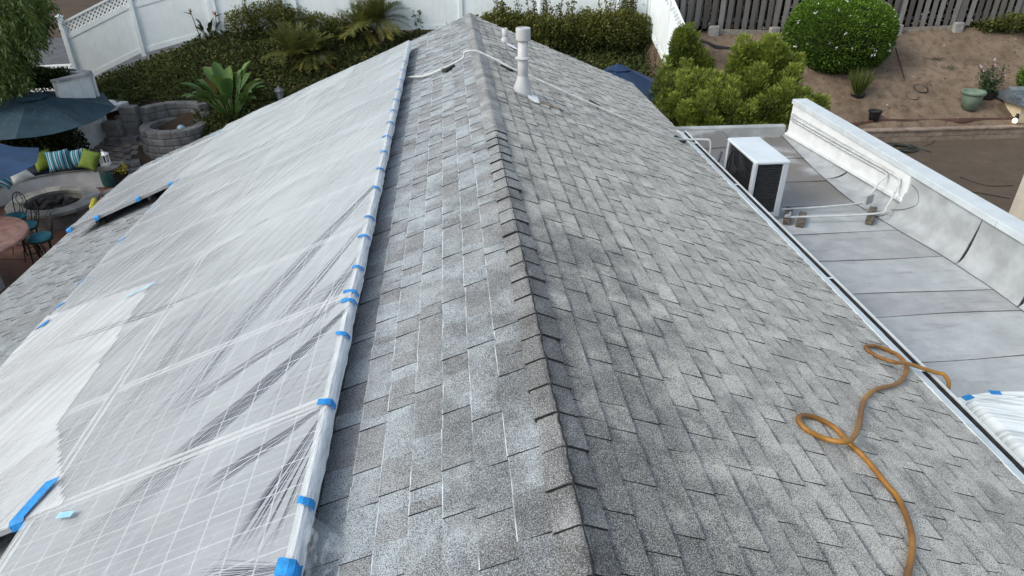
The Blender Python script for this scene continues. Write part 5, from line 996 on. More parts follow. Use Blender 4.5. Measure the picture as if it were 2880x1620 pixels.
def umbrella(apex, R, drop, tilt, taz, mat, label, ground, n=8, rot=0.2, dusty=False):
    apex = np.array(apex, float); t = thing('patio_umbrella', (apex[0], apex[1], ground), label, 'umbrella'); A = Vector((cos(taz), sin(taz), 0)); Rm = Matrix.Rotation(tilt, 3, A); V = []; F = []; rings = [0.0, 0.25, 0.5, 0.75, 1.0]
    def pt(f, a):
        seg = ((a-rot) % (2*pi/n))/(2*pi/n); sag = 0.035*sin(pi*seg)*f*R; chord = cos(pi/n)/cos((seg-0.5)*2*pi/n); v = Vector((R*f*chord*cos(a), R*f*chord*sin(a), -drop*(f**1.15)-sag)); return tuple(Vector(apex)+Rm @ v)
    m_ = n*4
    V.append(tuple(apex)); 
    for f in rings[1:]: V += [pt(f, rot+2*pi*k/m_) for k in range(m_)]
    for k in range(m_): F.append((0, 1+k, 1+(k+1) % m_))
    for r in range(3): F += [(1+r*m_+k, 1+(r+1)*m_+k, 1+(r+1)*m_+(k+1) % m_, 1+r*m_+(k+1) % m_) for k in range(m_)]
    o = mesh('canopy', V, F, mat, t, False); sm = o.modifiers.new('thick', 'SOLIDIFY'); sm.thickness = 0.004
    vc = MB(); VV = [tuple(Vector(apex)+Vector((0, 0, 0.05)))]+[tuple(Vector(pt(0.22, rot+2*pi*k/n))+Vector((0, 0, 0.025))) for k in range(n)]; vc.add(VV, [(0, 1+k, 1+(k+1) % n) for k in range(n)]); vc.out('vent_flap', mat, t)
    for k in range(n): a = rot+2*pi*k/n; m = MB(); m.tube([Vector(pt(0.02, a))-Vector((0, 0, 0.03)), Vector(pt(0.98, a))-Vector((0, 0, 0.02))], 0.009, 5); m.out('rib', M_RUB, t)
    p = MB(); p.tube([tuple(apex+np.array([0, 0, 0.03])), (apex[0], apex[1], ground)], 0.022, 10); p.lathe([(0.02, 0.03), (0.035, 0.05), (0.03, 0.09), (0, 0.10)], 12, apex); p.out('pole', M_RUB, t); b = MB(); b.lathe([(0.28, 0), (0.28, 0.05), (0.06, 0.09), (0.04, 0.2)], 20, (apex[0], apex[1], ground+0.004)); b.out('base', M_RUB, t)
M_NAVY = plain('navy_canvas', (0.013, 0.040, 0.058), 0.75, 0.15, 3.0, 0.2, 80.0, stain=(0.035, 0.06, 0.075), stain_s=4.0, stain_a=0.35); M_BLUE = plain('blue_canvas', (0.022, 0.058, 0.125), 0.75, 0.12, 3.0); M_NAVY2 = plain('deep_blue_canvas', (0.010, 0.032, 0.085), 0.75, 0.12, 3.0)
ap = pz(84, 266, -2.45); umbrella(ap, 1.80, 0.46, 0.06, 0.0, M_NAVY, 'wide navy patio umbrella with fallen petals in front of the garden wall', -4.395)
ap = pz(-150, 412, -2.3); umbrella(ap, 1.45, 0.40, 0.0, 0.0, M_BLUE, 'brighter blue patio umbrella over the curved bench', -4.395, rot=0.0)
ap = pz(1740, 184, -2.0); umbrella(ap, 1.5, 0.62, 0.0, 0.0, M_NAVY2, 'deep blue patio umbrella beyond the right roof corner', float(gz(ap[0], ap[1])), rot=0.35)
pl = MB(); 
def petals():
    a = pz(84, 266, -2.45); n = 90; r = 1.6*np.sqrt(RNG.uniform(0.02, 1, n)); th = RNG.uniform(0, 2*pi, n); P = np.stack([a[0]+r*np.cos(th), a[1]+r*np.sin(th), a[2]-0.46*(r/1.80)**1.15+0.012+0.06*0*r], 1); o = leaves('fallen_petals', P, np.stack([np.cos(th*7), np.sin(th*7), 0*th], 1), 0.035, 0.02, RNG.uniform(0, 1, n), plain('pale_petal', (0.38, 0.36, 0.28), 0.8), None, 0.05, np.tile([0, 0, 1.0], (n, 1))); tag(o, 'pale fallen petals scattered on the navy umbrella', 'petals', kind='stuff')
petals()
def yard_lamp():
    p = gp(792, 300); zt = vh((787, 240), p); t = thing('yard_lamp', p, 'grey metal lantern lamp post on the bank beside the strelitzia', 'lamp'); mm = plain('lamp_metal', (0.16, 0.165, 0.17), 0.4, 0.1, metal=0.4); H = zt-p[2]; m = MB(); m.tube([p, p+np.array([0, 0, H-0.42])], 0.03, 8); m.out('post', mm, t); m = MB(); b = p+np.array([0, 0, H-0.42])
    m.lathe([(0.05, 0), (0.07, 0.03), (0.07, 0.04)], 6, b)
    for k in range(6): a = k*pi/3; m.tube([b+np.array([0.07*cos(a), 0.07*sin(a), 0.04]), b+np.array([0.12*cos(a), 0.12*sin(a), 0.26])], 0.009, 5)
    m.lathe([(0.14, 0.26), (0.145, 0.275), (0.11, 0.33), (0.05, 0.36), (0.045, 0.38), (0.02, 0.40), (0, 0.43)], 6, b); m.out('lantern_head', mm, t); m = MB(); m.lathe([(0.062, 0.045), (0.108, 0.255)], 6, b); m.out('glass', plain('lamp_glass', (0.35, 0.37, 0.38), 0.2, 0.05), t)
yard_lamp()
# hedge behind the bench, ivy on the wall, willow branches
p = gp(150, 448); p = np.array([-11.2, 17.6, -4.4])
shrub('dark_hedge', 'dark leafy hedge behind the curved bench under the navy umbrella', 'hedge', (-11.0, 17.6, -4.4), [(0.75, 0.15, 0.55, 0.6, 0.5, 0.7), (0.1, 0.0, 0.6, 0.7, 0.55, 0.75), (-0.7, -0.3, 0.6, 0.7, 0.55, 0.75), (-1.4, -0.7, 0.6, 0.7, 0.6, 0.75), (-2.1, -1.2, 0.6, 0.7, 0.6, 0.75)], 15000, 0.085, 0.05, LM['dark'], 0.6, seed=61, tvb=0.3)
p = wa+np.array([-0.9, 0.2, 0]); shrub('ivy_mound', 'ivy growing over the top of the garden wall above the navy umbrella', 'ivy', (p[0], p[1], wh-0.9), [(0.1, -0.1, 0.80, 0.5, 0.4, 0.26), (-0.7, -0.05, 0.85, 0.8, 0.5, 0.28), (-1.7, 0.1, 0.85, 0.9, 0.6, 0.34), (-2.8, 0.2, 0.9, 0.9, 0.7, 0.42)], 12000, 0.08, 0.055, LM['ivy'], 0.5, seed=63, stems=4)
m = MB(); a = wa+np.array([-0.6, 0.8, 0]); m.add([(a[0]-2.6, a[1]-0.5, wh-0.30), (a[0]+0.1, a[1]-0.75, wh-0.26), (a[0]+0.1, a[1]+0.1, wh-0.16), (a[0]-2.6, a[1]+0.25, wh-0.16)], [(0, 1, 2, 3)]); o = m.out('leaf_litter', plain('red_litter', (0.085, 0.032, 0.024), 0.95, 0.35, 10.0, 0.8, 30.0)); o.modifiers.new('t', 'SOLIDIFY').thickness = 0.06; tag(o, 'reddish brown leaf litter on the ledge behind the garden wall', 'leaf litter', kind='stuff')
shrub('ivy_mound', 'dark leafy shrub around the white lattice screen', 'shrub', (-14.2, 23.6, -4.6), [(-0.6, 0, 0.5, 0.9, 0.6, 0.6), (0.5, 0.1, 0.35, 0.6, 0.5, 0.45), (-1.8, 0, 0.6, 1.0, 0.7, 0.7)], 6000, 0.09, 0.06, LM['ivy'], 0.5, seed=64, tvb=0.4)
def willow():
    b = np.array([-14.2, 19.6, -4.5]); t = thing('pepper_tree', b, 'drooping bright green pepper tree hanging beside the road', 'tree'); r = np.random.default_rng(71); m = MB(); m.tube([b, b+np.array([0.2, -0.2, 2.4]), b+np.array([0.7, -0.6, 4.8])], [0.22, 0.16, 0.10], 9); PP = []; DD = []
    for q in range(330):
        y = r.uniform(16.8, 20.6); x = (r.uniform(-14.2, -9.75)+0.37)*y/18-0.37; k = np.clip((-9.75-x*18/y)/1.7, 0, 1); zb_ = -0.62-1.75*k**0.8+r.uniform(-0.25, 0.35); L = r.uniform(0.8, 1.7); st = np.array([x, y, zb_+L])
        if q % 3 == 0: m.tube([b+np.array([0.6, -0.6, 4.4]), (b+np.array([0.6, -0.6, 5.4])+st)/2, st], [0.05, 0.03, 0.008], 5)
        k = int(L*95); tt = np.sort(r.uniform(0, 1, k)); sway = r.uniform(-.2, .2, 2)+np.array([0.08, 0]); P = st+np.stack([sway[0]*tt+0.06*np.sin(tt*5+q), sway[1]*tt, -L*tt], 1)+r.normal(size=(k, 3))*0.05; D = np.stack([r.normal(size=k)*0.6+0.2, r.normal(size=k)*0.6, -np.ones(k)*0.8], 1); PP.append(P); DD.append(D)
    m.out('trunk', M_BARK, t, True); P = np.concatenate(PP); leaves('crown', P, np.concatenate(DD), RNG.uniform(0.10, 0.17, len(P)), 0.032, tvn(P, 1.9, 72, 0.42, 0.38, 0.14), LM['willow'], t)
willow()

# ------------------------------------------------------------------ right yard
def wood_mat():
    m, nt, b = newmat('weathered_board'); g = G(nt); P = g.obj(); tv = g.n.new('ShaderNodeObjectInfo').outputs['Random']
    c = g.mix(tv, (0.045, 0.038, 0.034), (0.25, 0.245, 0.24)); gr = g.noise(g.vmul(P, (14.0, 14.0, 1.2)), 3.0, 6.0, 0.7, 0.6)
    c = g.mix(g.ramp(gr, 0.45, 0.7, 0, 0.75), c, (0.035, 0.03, 0.027)); c = g.mix(g.ramp(g.noise(P, 2.0, 3.0), 0.5, 0.7, 0, 0.35), c, (0.16, 0.11, 0.075))
    g.put(b.inputs['Base Color'], c); b.inputs['Roughness'].default_value = 0.9; g.put(b.inputs['Normal'], g.bump(gr, 0.5, 0.01)); return m
M_BOARD = wood_mat(); M_FOOT = plain('concrete_foot', (0.30, 0.29, 0.275), 0.9, 0.15, 6.0, 0.4, 50.0)
def wood_fence():
    Y0 = 21.0; t = thing('board_fence', (6.0, Y0, -1.8), 'weathered grey board fence with wide gaps at the top of the dirt slope', 'fence'); rnd = random.Random(15); x = 5.75; proto = {}
    def zb(x): return float(np.interp(x, [5, 7.5, 9.4, 13.3, 15.3, 18.5], [-1.60, -1.70, -1.76, -1.74, -1.70, -1.52]))
    def board(x, y, wd, z0, H, tilt):
        m = MB(); c = rnd.uniform(0, 0.01); m.box((0, 0, 0), (wd, 0.019, H), M=Matrix.Rotation(tilt, 3, 'Y')); o = m.out('board', M_BOARD, None); o.location = (x, y, z0+H/2); o.parent = t; o.matrix_parent_inverse = wm(t).inverted()
    k = 0
    while x < 19.0:
        wd = 0.142+rnd.uniform(-.008, .006); board(x, Y0-0.045+rnd.uniform(-.006, .006), wd, zb(x)+rnd.uniform(-.05, .03), 1.85+rnd.uniform(-.03, .03), rnd.gauss(0, 0.012)); board(x+0.12, Y0+0.14, wd, zb(x)+0.02, 1.83, rnd.gauss(0, 0.01)); x += 0.245; k += 1
    for h in (0.22, 1.0, 1.65):
        m = MB(); xs = [5.6, 9.4, 13.3, 19.2]
        for a, b_ in zip(xs[:-1], xs[1:]): m.bar((a, Y0+0.06, zb(a)+h), (b_, Y0+0.06, zb(b_)+h), 0.05, 0.09, up=(0, 0, 1))
        m.out('rail', M_BOARD, t)
    m = MB()
    for a, b_ in ((7.5, 9.3), (9.45, 13.2), (13.3, 15.2)): m.bar((a, Y0-0.08, zb(a)-0.08), (b_, Y0-0.08, zb(b_)-0.08), 0.03, 0.15, up=(0, 0, 1))
    m.out('kick_board', plain('kick_wood', (0.26, 0.235, 0.20), 0.9, 0.2, 9.0), t)
    for i, xx in enumerate((7.5, 9.38, 11.3, 13.25, 15.2, 17.1)):
        p = MB(); p.box((xx, Y0-0.02, zb(xx)+0.85), (0.10, 0.055, 2.0)); p.out('post', M_BOARD, t); f = MB(); f.box((xx, Y0-0.13, zb(xx)-0.15), (0.30, 0.16, 0.48), ch=0.02, rz=rnd.uniform(-.05, .05)); f.out('concrete_footing', M_FOOT, t)
wood_fence()
shrub('gap_backing_hedge', 'dark hedge added behind the board fence to make its gaps read black', 'hedge', (12.4, 21.75, -2.2), [(x, 0.05*sin(x*3), 0.9, 0.75, 0.4, 1.05) for x in np.arange(-6.4, 6.8, 0.85)], 15000, 0.15, 0.11, LM['dark'], 0.5, seed=140, stems=8, tvb=0.2)  # invented leaf mass, added behind the boards so the gaps look dark
def retaining():
    t = thing('retaining_wall', (11, 17.15, -4.0), 'low tan block retaining wall between the lower yard and the slope', 'wall'); rnd = random.Random(19); mats = [plain('tan_block', (0.25, 0.19, 0.15), 0.9, 0.15, 6.0, 0.3, 60.0), plain('tan_block_pale', (0.29, 0.23, 0.185), 0.9, 0.15, 6.0, 0.3, 60.0)]
    for k in range(3):
        x = 6.2+(0.2 if k % 2 else 0)
        while x < 17.5: m = MB(); h = 0.15 if k < 2 else 0.055; z = -4.03+0.155*k+(0 if k < 2 else 0.0); m.box((x+0.198, 17.06+rnd.uniform(-.005, .005)-(0.015 if k == 2 else 0), z+h/2), (0.392, 0.18 if k < 2 else 0.21, h-0.005), ch=0.006); m.out('block' if k < 2 else 'cap_block', mats[rnd.random() < 0.4], t); x += 0.4
    e = MB(); xs = np.arange(8.0, 16.0, 0.1); V = []
    for x in xs: wob = 0.05*sin(x*1.7)+0.03*sin(x*4.1); V += [(x, 17.30+wob, -3.72), (x, 17.30+wob+0.008, -3.50+0.02*sin(x*2.9))]
    o = mesh('garden_edging', V, [(2*i, 2*i+2, 2*i+3, 2*i+1) for i in range(len(xs)-1)], plain('brown_edging', (0.085, 0.040, 0.028), 0.7, 0.2), None, True); o.modifiers.new('t', 'SOLIDIFY').thickness = 0.008; tag(o, 'wavy red-brown plastic edging along the top of the retaining wall', 'edging')
retaining()
def edging_black():
    P = [gp(*q) for q in ((1925, 118), (1985, 126), (2010, 136), (2050, 142), (2090, 141), (2120, 131), (2150, 122))]; P = smoothpath(P, 4); V = []
    for p in P: V += [(p[0], p[1], p[2]-0.06), (p[0], p[1]+0.004, p[2]+0.10)]
    o = mesh('garden_edging', V, [(2*i, 2*i+2, 2*i+3, 2*i+1) for i in range(len(P)-1)], M_RUB, None, True); o.modifiers.new('t', 'SOLIDIFY').thickness = 0.012; tag(o, 'curved strip of black edging on the dirt slope below the board fence', 'edging')
edging_black()
# rounded shrub with white flowers
def round_shrub():
    b = gp(2375, 205); b = np.array([b[0], b[1], b[2]]); t = thing('round_shrub', b, 'large clipped round green shrub dotted with white flowers', 'shrub'); zt = vh((2360, -8), b+np.array([0, 0.6, 0])); H = (zt-b[2]); R = 1.42; c = b+np.array([0, 0.75, H*0.47]); n = 46000; d = rdir(n); k = 1+0.055*vnoise(d, 3.2, 81)+0.03*vnoise(d, 9.0, 82); rr = np.where(RNG.random(n) < 0.85, RNG.uniform(0.93, 1.02, n), RNG.uniform(0.6, 0.95, n))*k
    sq = np.sign(d)*np.abs(d)**0.86; P = c+sq*rr[:, None]*np.array([R, R*0.95, H*0.55]); D = d+rdir(n)*0.75; D[:, 2] += 0.25; keep = (d[:, 1] < 0.75) & (P[:, 2] > b[2]-0.2)
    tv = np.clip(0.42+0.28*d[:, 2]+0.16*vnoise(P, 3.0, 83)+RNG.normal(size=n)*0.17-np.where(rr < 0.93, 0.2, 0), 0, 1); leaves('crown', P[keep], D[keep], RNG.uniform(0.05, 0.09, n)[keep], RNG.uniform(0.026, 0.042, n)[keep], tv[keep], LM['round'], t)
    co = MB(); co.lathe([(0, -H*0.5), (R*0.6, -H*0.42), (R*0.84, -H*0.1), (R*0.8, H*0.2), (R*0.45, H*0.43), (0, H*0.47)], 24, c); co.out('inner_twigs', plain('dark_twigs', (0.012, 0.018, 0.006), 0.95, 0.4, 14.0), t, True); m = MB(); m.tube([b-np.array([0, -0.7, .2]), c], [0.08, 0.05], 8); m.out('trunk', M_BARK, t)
    mw = plain('white_petal', (0.80, 0.80, 0.82), 0.6, 0.05); r = np.random.default_rng(84)
    for q in range(46):
        az = r.uniform(pi, 2*pi) if q < 34 else r.uniform(-0.5, 0.3); el = r.uniform(-0.4, 1.1); dd = np.array([cos(az)*cos(el), sin(az)*cos(el), sin(el)]); p = c+np.sign(dd)*np.abs(dd)**0.86*1.03*np.array([R, R*0.95, H*0.55]); k = 7; leaves('flower', p+r.normal(size=(k, 3))*0.018, dd+r.normal(size=(k, 3))*0.6, 0.045, 0.035, [1]*k, mw, t)
round_shrub()
# feathery bushes beyond the annex
def feathery(base, spec, label, seed, n=16000, tvb=0.5):
    """a bush of upright plumes: each plume a cone of narrow leaves"""
    t = thing('feathery_bush', base, label, 'bush'); b = np.array(base, float); r = np.random.default_rng(seed); m = MB(); PP = []; DD = []; TT = []
    for (dx, dy, h0, h1, rad, cnt) in spec:
        for q in range(cnt):
            a = r.uniform(0, 2*pi); rr = rad*sqrt(r.random()); foot = b+np.array([dx*0.4+rr*0.4*cos(a), dy*0.4+rr*0.4*sin(a), 0]); top = b+np.array([dx+rr*cos(a), dy+rr*sin(a), r.uniform(h0, h1)-0.35*(rr/rad)**2]); mid = foot+(top-foot)*0.55+np.array([r.uniform(-.08, .08), r.uniform(-.08, .08), 0]); m.tube([foot-np.array([0, 0, 0.1]), mid, top], [0.018, 0.012, 0.003], 5)
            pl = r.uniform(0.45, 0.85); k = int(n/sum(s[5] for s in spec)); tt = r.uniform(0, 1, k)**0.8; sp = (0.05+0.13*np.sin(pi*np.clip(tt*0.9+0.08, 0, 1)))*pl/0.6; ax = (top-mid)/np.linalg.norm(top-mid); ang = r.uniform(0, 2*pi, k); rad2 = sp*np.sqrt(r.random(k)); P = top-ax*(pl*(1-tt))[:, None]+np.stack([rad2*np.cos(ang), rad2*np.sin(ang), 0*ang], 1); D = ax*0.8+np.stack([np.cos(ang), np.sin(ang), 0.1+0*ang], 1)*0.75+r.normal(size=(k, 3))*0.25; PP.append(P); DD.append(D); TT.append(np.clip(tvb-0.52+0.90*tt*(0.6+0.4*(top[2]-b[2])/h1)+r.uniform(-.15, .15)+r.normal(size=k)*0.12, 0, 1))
    m.out('stem', M_BARK, t, True); P = np.concatenate(PP); leaves('crown', P, np.concatenate(DD), RNG.uniform(0.06, 0.12, len(P)), RNG.uniform(0.020, 0.036, len(P)), np.concatenate(TT), LM['bush'], t); return t
G0 = -4.2
feathery((5.35, 13.2, G0), [(-0.75, 0.0, 2.5, 3.15, 0.75, 34), (0.35, 0, 2.5, 3.15, 0.75, 34), (-0.2, -0.7, 1.7, 2.8, 0.8, 40), (0.8, -0.5, 1.7, 2.7, 0.7, 30), (-1.2, -0.4, 1.6, 2.6, 0.5, 22)], 'broad yellow-green feathery bush behind the annex', 91, 52000, 0.62)
feathery((6.15, 13.6, G0), [(-0.1, 0.2, 3.2, 3.75, 0.36, 20), (-0.55, 0.2, 3.1, 3.68, 0.30, 12), (0.25, 0.0, 2.5, 3.3, 0.5, 26), (0.75, -0.1, 2.1, 2.9, 0.35, 18), (0.1, -0.5, 1.6, 2.7, 0.6, 26)], 'tallest yellow-green feathery bush beside the parapet end', 92, 42000, 0.68)
feathery((4.95, 15.4, G0), [(0.0, 0.3, 3.0, 3.62, 0.30, 26), (-0.05, 0.0, 2.4, 3.2, 0.55, 34), (0.1, -0.3, 1.6, 2.6, 0.7, 26)], 'dark green conical feathery bush next to the side fence', 93, 34000, 0.40)
feathery((3.85, 13.6, G0), [(0, 0, 1.9, 2.65, 0.5, 30), (0.45, 0.4, 2.0, 2.9, 0.5, 26), (0.2, -0.5, 1.4, 2.3, 0.5, 22)], 'dark feathery bush at the roof corner below the blue umbrella', 94, 24000, 0.34)
feathery((5.6, 12.2, G0), [(-0.9, 0, 1.4, 2.2, 0.6, 26), (0.1, 0.1, 1.5, 2.4, 0.6, 26), (0.6, 0.2, 1.5, 2.4, 0.4, 16)], 'low shaded feathery bush against the annex rear wall', 95, 24000, 0.42)
def pot(base, r, h, mat, label, rim=True, soil=True, name='plant_pot', tilt=None):
    t = thing(name, base, label, 'plant pot'); m = MB(); pr = [(r*0.72, 0), (r*0.92, h*0.80), (r*0.92, h*0.82)]+([(r*1.06, h*0.83), (r*1.08, h*0.97), (r*1.04, h), (r*0.93, h), (r*0.90, h*0.8)] if rim else [(r, h), (r*0.93, h), (r*0.9, h*0.8)]); m.lathe(pr, 28, base, M=tilt); m.out('body', mat, t, True)
    if soil: s = MB(); s.lathe([(0, h*0.74), (r*0.89, h*0.74)], 20, base, M=tilt); s.out('soil', plain('potting_soil', (0.10, 0.075, 0.055), 0.95, 0.3, 14.0), t)
    return t
p = gp(2725, 303); pot(p-np.array([0, 0, 0.03]), 0.285, 0.50, plain('green_glaze', (0.155, 0.215, 0.165), 0.45, 0.12, 5.0, stain=(0.09, 0.12, 0.10), stain_s=4.0), 'large pale green planter filled with dry soil on the slope')
p = gp(2456, 338); pot(p, 0.165, 0.27, M_BLK, 'small black nursery pot of soil near the retaining wall')
def grass_clump():
    p = gp(2412, 268); t = thing('grass_plant', p, 'clump of stiff upright grass in a sunken black pot', 'grass plant'); m = MB(); m.lathe([(0.16, -0.1), (0.19, 0.03), (0.2, 0.04), (0.17, 0.04), (0.16, 0.0), (0, 0.0)], 22, p); m.out('pot', M_BLK, t); n = 340; r = np.random.default_rng(97); az = r.uniform(0, 2*pi, n); sp = r.uniform(0.0, 0.55, n)**0.8; D = np.stack([np.cos(az)*sp, np.sin(az)*sp, np.ones(n)], 1); P = p+np.stack([np.cos(az)*0.09*r.random(n), np.sin(az)*0.09*r.random(n), 0*az], 1); leaves('blade', P, D, r.uniform(0.45, 0.85, n), 0.022, r.uniform(0, 1, n), LM['grass'], t, 0.2)
grass_clump()
def rose():
    p = gp(2775, 272); t = thing('rose_bush', p, 'pink rose bush growing in a black pot behind the green planter', 'rose bush'); m = MB(); m.lathe([(0.17, -0.05), (0.22, 0.14), (0.23, 0.15), (0.2, 0.15), (0.19, 0.1), (0, 0.1)], 24, p); m.out('pot', M_BLK, t); r = np.random.default_rng(98); st = MB(); PP = []; DD = []
    for q in range(14):
        a = r.uniform(0, 2*pi); e = p+np.array([cos(a)*r.uniform(.05, .38)-0.05, sin(a)*r.uniform(.05, .35), r.uniform(0.45, 0.95)]); st.tube([p+np.array([0, 0, .1]), (p+e)/2+np.array([0, 0, .1]), e], [0.012, 0.009, 0.004], 5); k = 90; tt = r.uniform(0.25, 1, k); PP.append(p+(e-p)*tt[:, None]+r.normal(size=(k, 3))*0.07); DD.append(r.normal(size=(k, 3)))
        if q < 8: n = 9; leaves('rose', e+r.normal(size=(n, 3))*0.02, r.normal(size=(n, 3))+np.array([0, 0, .6]), 0.055, 0.05, [1]*n, plain('pink_petal', (0.62, 0.36, 0.44), 0.6, 0.1), t)
    st.out('stem', M_BARK, t); P = np.concatenate(PP); leaves('leaf', P, np.concatenate(DD), 0.06, 0.038, tvn(P, 4, 99, 0.4), leaf_mat('leaf_rose', (0.02, 0.045, 0.018), (0.08, 0.12, 0.05)), t)
rose()
for (x, y, r_, lab) in ((2588, 252, 0.20, 'half buried black pot rim higher on the dirt slope'), (2564, 274, 0.17, 'half buried black pot rim next to the other, closer to the wall')):
    p = gp(x, y); m = MB(); Rm = Matrix.Rotation(0.35, 3, 'X'); m.lathe([(r_*0.9, -0.14), (r_, 0.045), (r_*0.94, 0.045), (r_*0.85, -0.10)], 24, p, M=Rm); o = m.out('pot_rim', M_BLK, None, True); tag(o, lab, 'plant pot'); 
    s = MB(); s.lathe([(0, 0.012), (r_*0.88, 0.0)], 20, p, M=Rm); s.out('soil', plain('slope_soil', (0.19, 0.14, 0.10), 0.95, 0.25, 9.0), o)
a = gp(2512, 160); b_ = gp(2543, 226); m = MB(); m.tube([a+np.array([0, 0, .25]), b_+np.array([0, 0, .03])], 0.018, 6); tag(m.out('garden_stake', plain('stake_brown', (0.07, 0.035, 0.028), 0.8)), 'thin brown stake leaning out of the round shrub onto the dirt', 'stake')
r = random.Random(23); prc = []
for q in range(70):
    x, y = r.uniform(2300, 2870), r.uniform(110, 345); p = gp(x, y)
    if p[0] < 7.5 or p[1] > 20.8 or p[1] < 17.4: continue
    sz = r.uniform(0.015, 0.045); bm = bmesh.new(); bmesh.ops.create_icosphere(bm, subdivisions=1, radius=sz)
    for v in bm.verts: v.co *= r.uniform(0.7, 1.2); v.co.z *= 0.7
    me = bpy.data.meshes.new('pebble'); bm.to_mesh(me); bm.free(); me.materials.append(plain('pebble_pale', (0.34, 0.29, 0.24), 0.9, 0.25, 9.0) if q % 3 else plain('clod', (0.075, 0.052, 0.038), 0.95, 0.3, 9.0)); o = bpy.data.objects.new('pebble', me); o.location = p; link(o); tag(o, 'small loose stone lying on the dirt slope', 'stone', 'loose stones on the dirt slope')
def litter():
    n = 2600; x = RNG.uniform(8, 17, n); y = RNG.uniform(17.4, 20.9, n); P = np.stack([x, y, gz(x, y)+0.02+0.05*vnoise(np.stack([x, y, 0*x], 1), 2.2, 3)], 1); P = P[vnoise(P, 1.9, 102) > -0.2]; D = rdir(len(P)); D[:, 2] *= 0.25; o = leaves('dry_litter', P, D, RNG.uniform(0.02, 0.07, len(P)), 0.012, RNG.uniform(0, 1, len(P)), LM['dry']); tag(o, 'dry twigs and leaf bits scattered over the dirt slope', 'leaf litter', kind='stuff')
litter()
# weeds
for (x, y, lab, sd_) in ((2630, 165, 'small grey-green weed low on the dirt slope above the pot rims', 111), (2660, 190, 'tiny grey-green weed on the dirt slope beside the larger weed', 112)):
    p = gp(x, y); n = 90; P = p+RNG.normal(size=(n, 3))*np.array([0.13, 0.13, 0.02]); D = rdir(n); D[:, 2] = np.abs(D[:, 2])*0.5; t = thing('weed', p, lab, 'weed'); leaves('leaf', P, D, 0.07, 0.02, RNG.uniform(0, 1, n), leaf_mat('leaf_weed%d' % sd_, (0.05, 0.06, 0.045), (0.12, 0.13, 0.09)), t)
p = gp(2830, 85); shrub('ivy_mound', 'green ivy patch at the foot of the board fence beside the bare slope', 'ivy', p, [(-0.6, 0.1, 0.12, 0.5, 0.35, 0.22), (0.1, 0.0, 0.2, 0.6, 0.4, 0.3), (0.8, -0.2, 0.25, 0.7, 0.5, 0.35), (-0.2, 0.35, 0.5, 0.4, 0.2, 0.35)], 4200, 0.085, 0.06, LM['hedge'], 0.4, seed=121, tvb=0.35)
p = gp(2905, 255); shrub('round_bush', 'green bush at the edge of the slope behind the rose', 'bush', p, [(0, 0, 0.35, 0.5, 0.5, 0.5)], 3500, 0.06, 0.035, LM['round'], 0.7, seed=122)
def outbuilding():
    c = gp(2872, 352); z0 = c[2]-0.1; a = np.array([c[0]-0.12, c[1]+0.05]); t = thing('small_outbuilding', (a[0]+0.7, a[1]+0.5, z0), 'small cream outbuilding with slate shingle roof at the retaining wall end', 'outbuilding'); m = MB(); m.box((a[0]+0.75, a[1]+0.55, z0+0.32), (1.4, 1.0, 0.64)); m.out('wall', plain('cream_wall', (0.62, 0.52, 0.36), 0.8, 0.06, 3.0), t)
    ms = plain('slate', (0.10, 0.12, 0.135), 0.6, 0.25, 5.0); d = MB(); d.add([(a[0]-0.12, a[1]-0.12, z0+0.62), (a[0]+1.6, a[1]-0.12, z0+0.62), (a[0]+1.6, a[1]+0.55, z0+0.98), (a[0]-0.12, a[1]+0.55, z0+0.98), (a[0]+1.6, a[1]+1.22, z0+0.62), (a[0]-0.12, a[1]+1.22, z0+0.62)], [(0, 1, 2, 3), (3, 2, 4, 5), (0, 3, 5), (1, 4, 2)]); ro = d.out('roof', ms, t); rr = random.Random(31)
    for i in range(5):
        for j in range(7):
            f = i/5; y = a[1]-0.12+0.67*f; z = z0+0.625+0.36*f; q = MB(); x = a[0]-0.13+j*0.245+(0.12 if i % 2 else 0); q.add([(x, y-0.01, z+0.016), (x+0.238, y-0.01, z+0.016), (x+0.238, y+0.14, z+0.085), (x, y+0.14, z+0.085), (x, y-0.01, z+0.002), (x+0.238, y-0.01, z+0.002)], [(0, 1, 2, 3), (4, 5, 1, 0)]); q.out('slate', ms if rr.random() < 0.6 else plain('slate_pale', (0.15, 0.175, 0.19), 0.6, 0.2, 5.0), ro)
    lp_ = np.array([a[0]-0.12, a[1]-0.05, z0+0.30]); t2 = thing('wall_light', lp_, 'lit double spotlight on the cream outbuilding corner', 'light'); m, nt, b = newmat('lamp_glow'); b.inputs['Emission Color'].default_value = (1.0, 0.85, 0.6, 1); b.inputs['Emission Strength'].default_value = 3.0; q = MB(); q.lathe([(0, -0.05), (0.05, -0.04), (0.06, 0.02), (0.03, 0.07), (0, 0.08)], 14, lp_+np.array([-0.05, -0.06, -0.06])); q.out('lamp_head', m, t2, True); q = MB(); q.box(lp_+np.array([0.03, 0, 0.02]), (0.08, 0.06, 0.08)); q.lathe([(0, -0.04), (0.035, -0.03), (0.04, 0.03), (0, 0.05)], 12, lp_+np.array([0.0, -0.03, 0.09])); q.out('bracket', M_RUB, t2)
outbuilding()
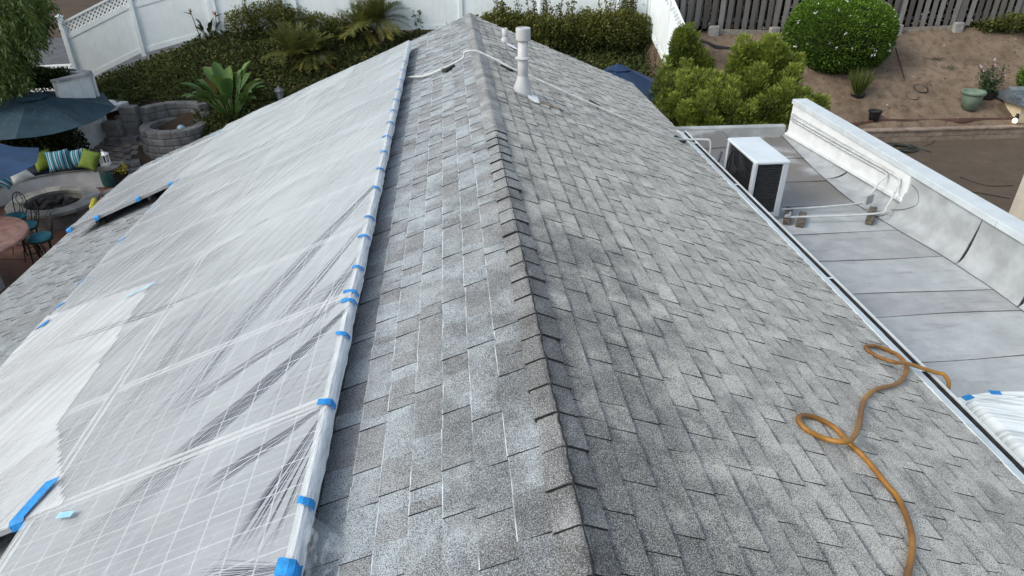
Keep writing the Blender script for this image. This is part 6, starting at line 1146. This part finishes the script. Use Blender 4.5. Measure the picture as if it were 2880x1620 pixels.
nb = thing('neighbour_house', (11.2, 8.6, -4.0), 'beige stucco house wall beyond the parapet', 'house'); m = MB(); m.box((11.35, 8.3, -2.3), (4.0, 4.0, 3.5)); m.out('wall', plain('beige_stucco', (0.55, 0.50, 0.42), 0.9, 0.08, 3.0, 0.3, 80.0), nb)
m = MB(); m.add([(9.1, 6.0, -0.55), (13.6, 6.0, -0.55), (13.6, 10.6, -0.55), (9.1, 10.6, -0.55), (9.1, 8.3, 0.35), (13.6, 8.3, 0.35)], [(0, 1, 5, 4), (2, 3, 4, 5), (0, 4, 3), (1, 2, 5), (3, 2, 1, 0)]); m.out('roof', ms if False else plain('far_roof', (0.16, 0.15, 0.14), 0.9, 0.2, 6.0), nb)
# garden hose coil and cable on the lower yard
c = gp(2530, 422); M_GH = plain('green_hose', (0.040, 0.050, 0.038), 0.5, 0.2, 9.0)
m = MB(); pts = []
for k in range(120): a = k*0.32; rr = 0.26+0.05*sin(k*0.37); pts.append((c[0]+rr*1.25*cos(a)+0.06*sin(k*.05), c[1]+rr*sin(a), -3.985+0.0008*k+0.012*sin(k*0.9)))
pts += [(c[0]+0.55, c[1]-0.05, -3.975), (c[0]+0.68, c[1]-0.3, -3.98)]; m.tube(pts, 0.013, 6); tag(m.out('garden_hose', M_GH, None, True), 'coiled dark green garden hose on the lower dirt yard', 'hose')
for (pp_, lab) in (([(2700, 500), (2760, 520), (2800, 525), (2850, 523)], 'thin black irrigation tube on the lower yard nearer the wall of the beige house'), ([(2590, 470), (2680, 530), (2760, 545), (2840, 560)], 'thin black irrigation tube lying closer to the parapet')):
    m = MB(); m.tube(smoothpath([gp(*q)+np.array([0, 0, .012]) for q in pp_], 5), 0.010, 6); tag(m.out('irrigation_tube', M_RUB, None, True), lab, 'tube')
m = MB(); m.tube(smoothpath([gp(*q)+np.array([0, 0, .012]) for q in ((2640, 362), (2634, 385), (2620, 405), (2600, 412))], 5), 0.008, 6); tag(m.out('irrigation_tube', M_RUB, None, True), 'thin black tube hanging over the retaining wall', 'tube')
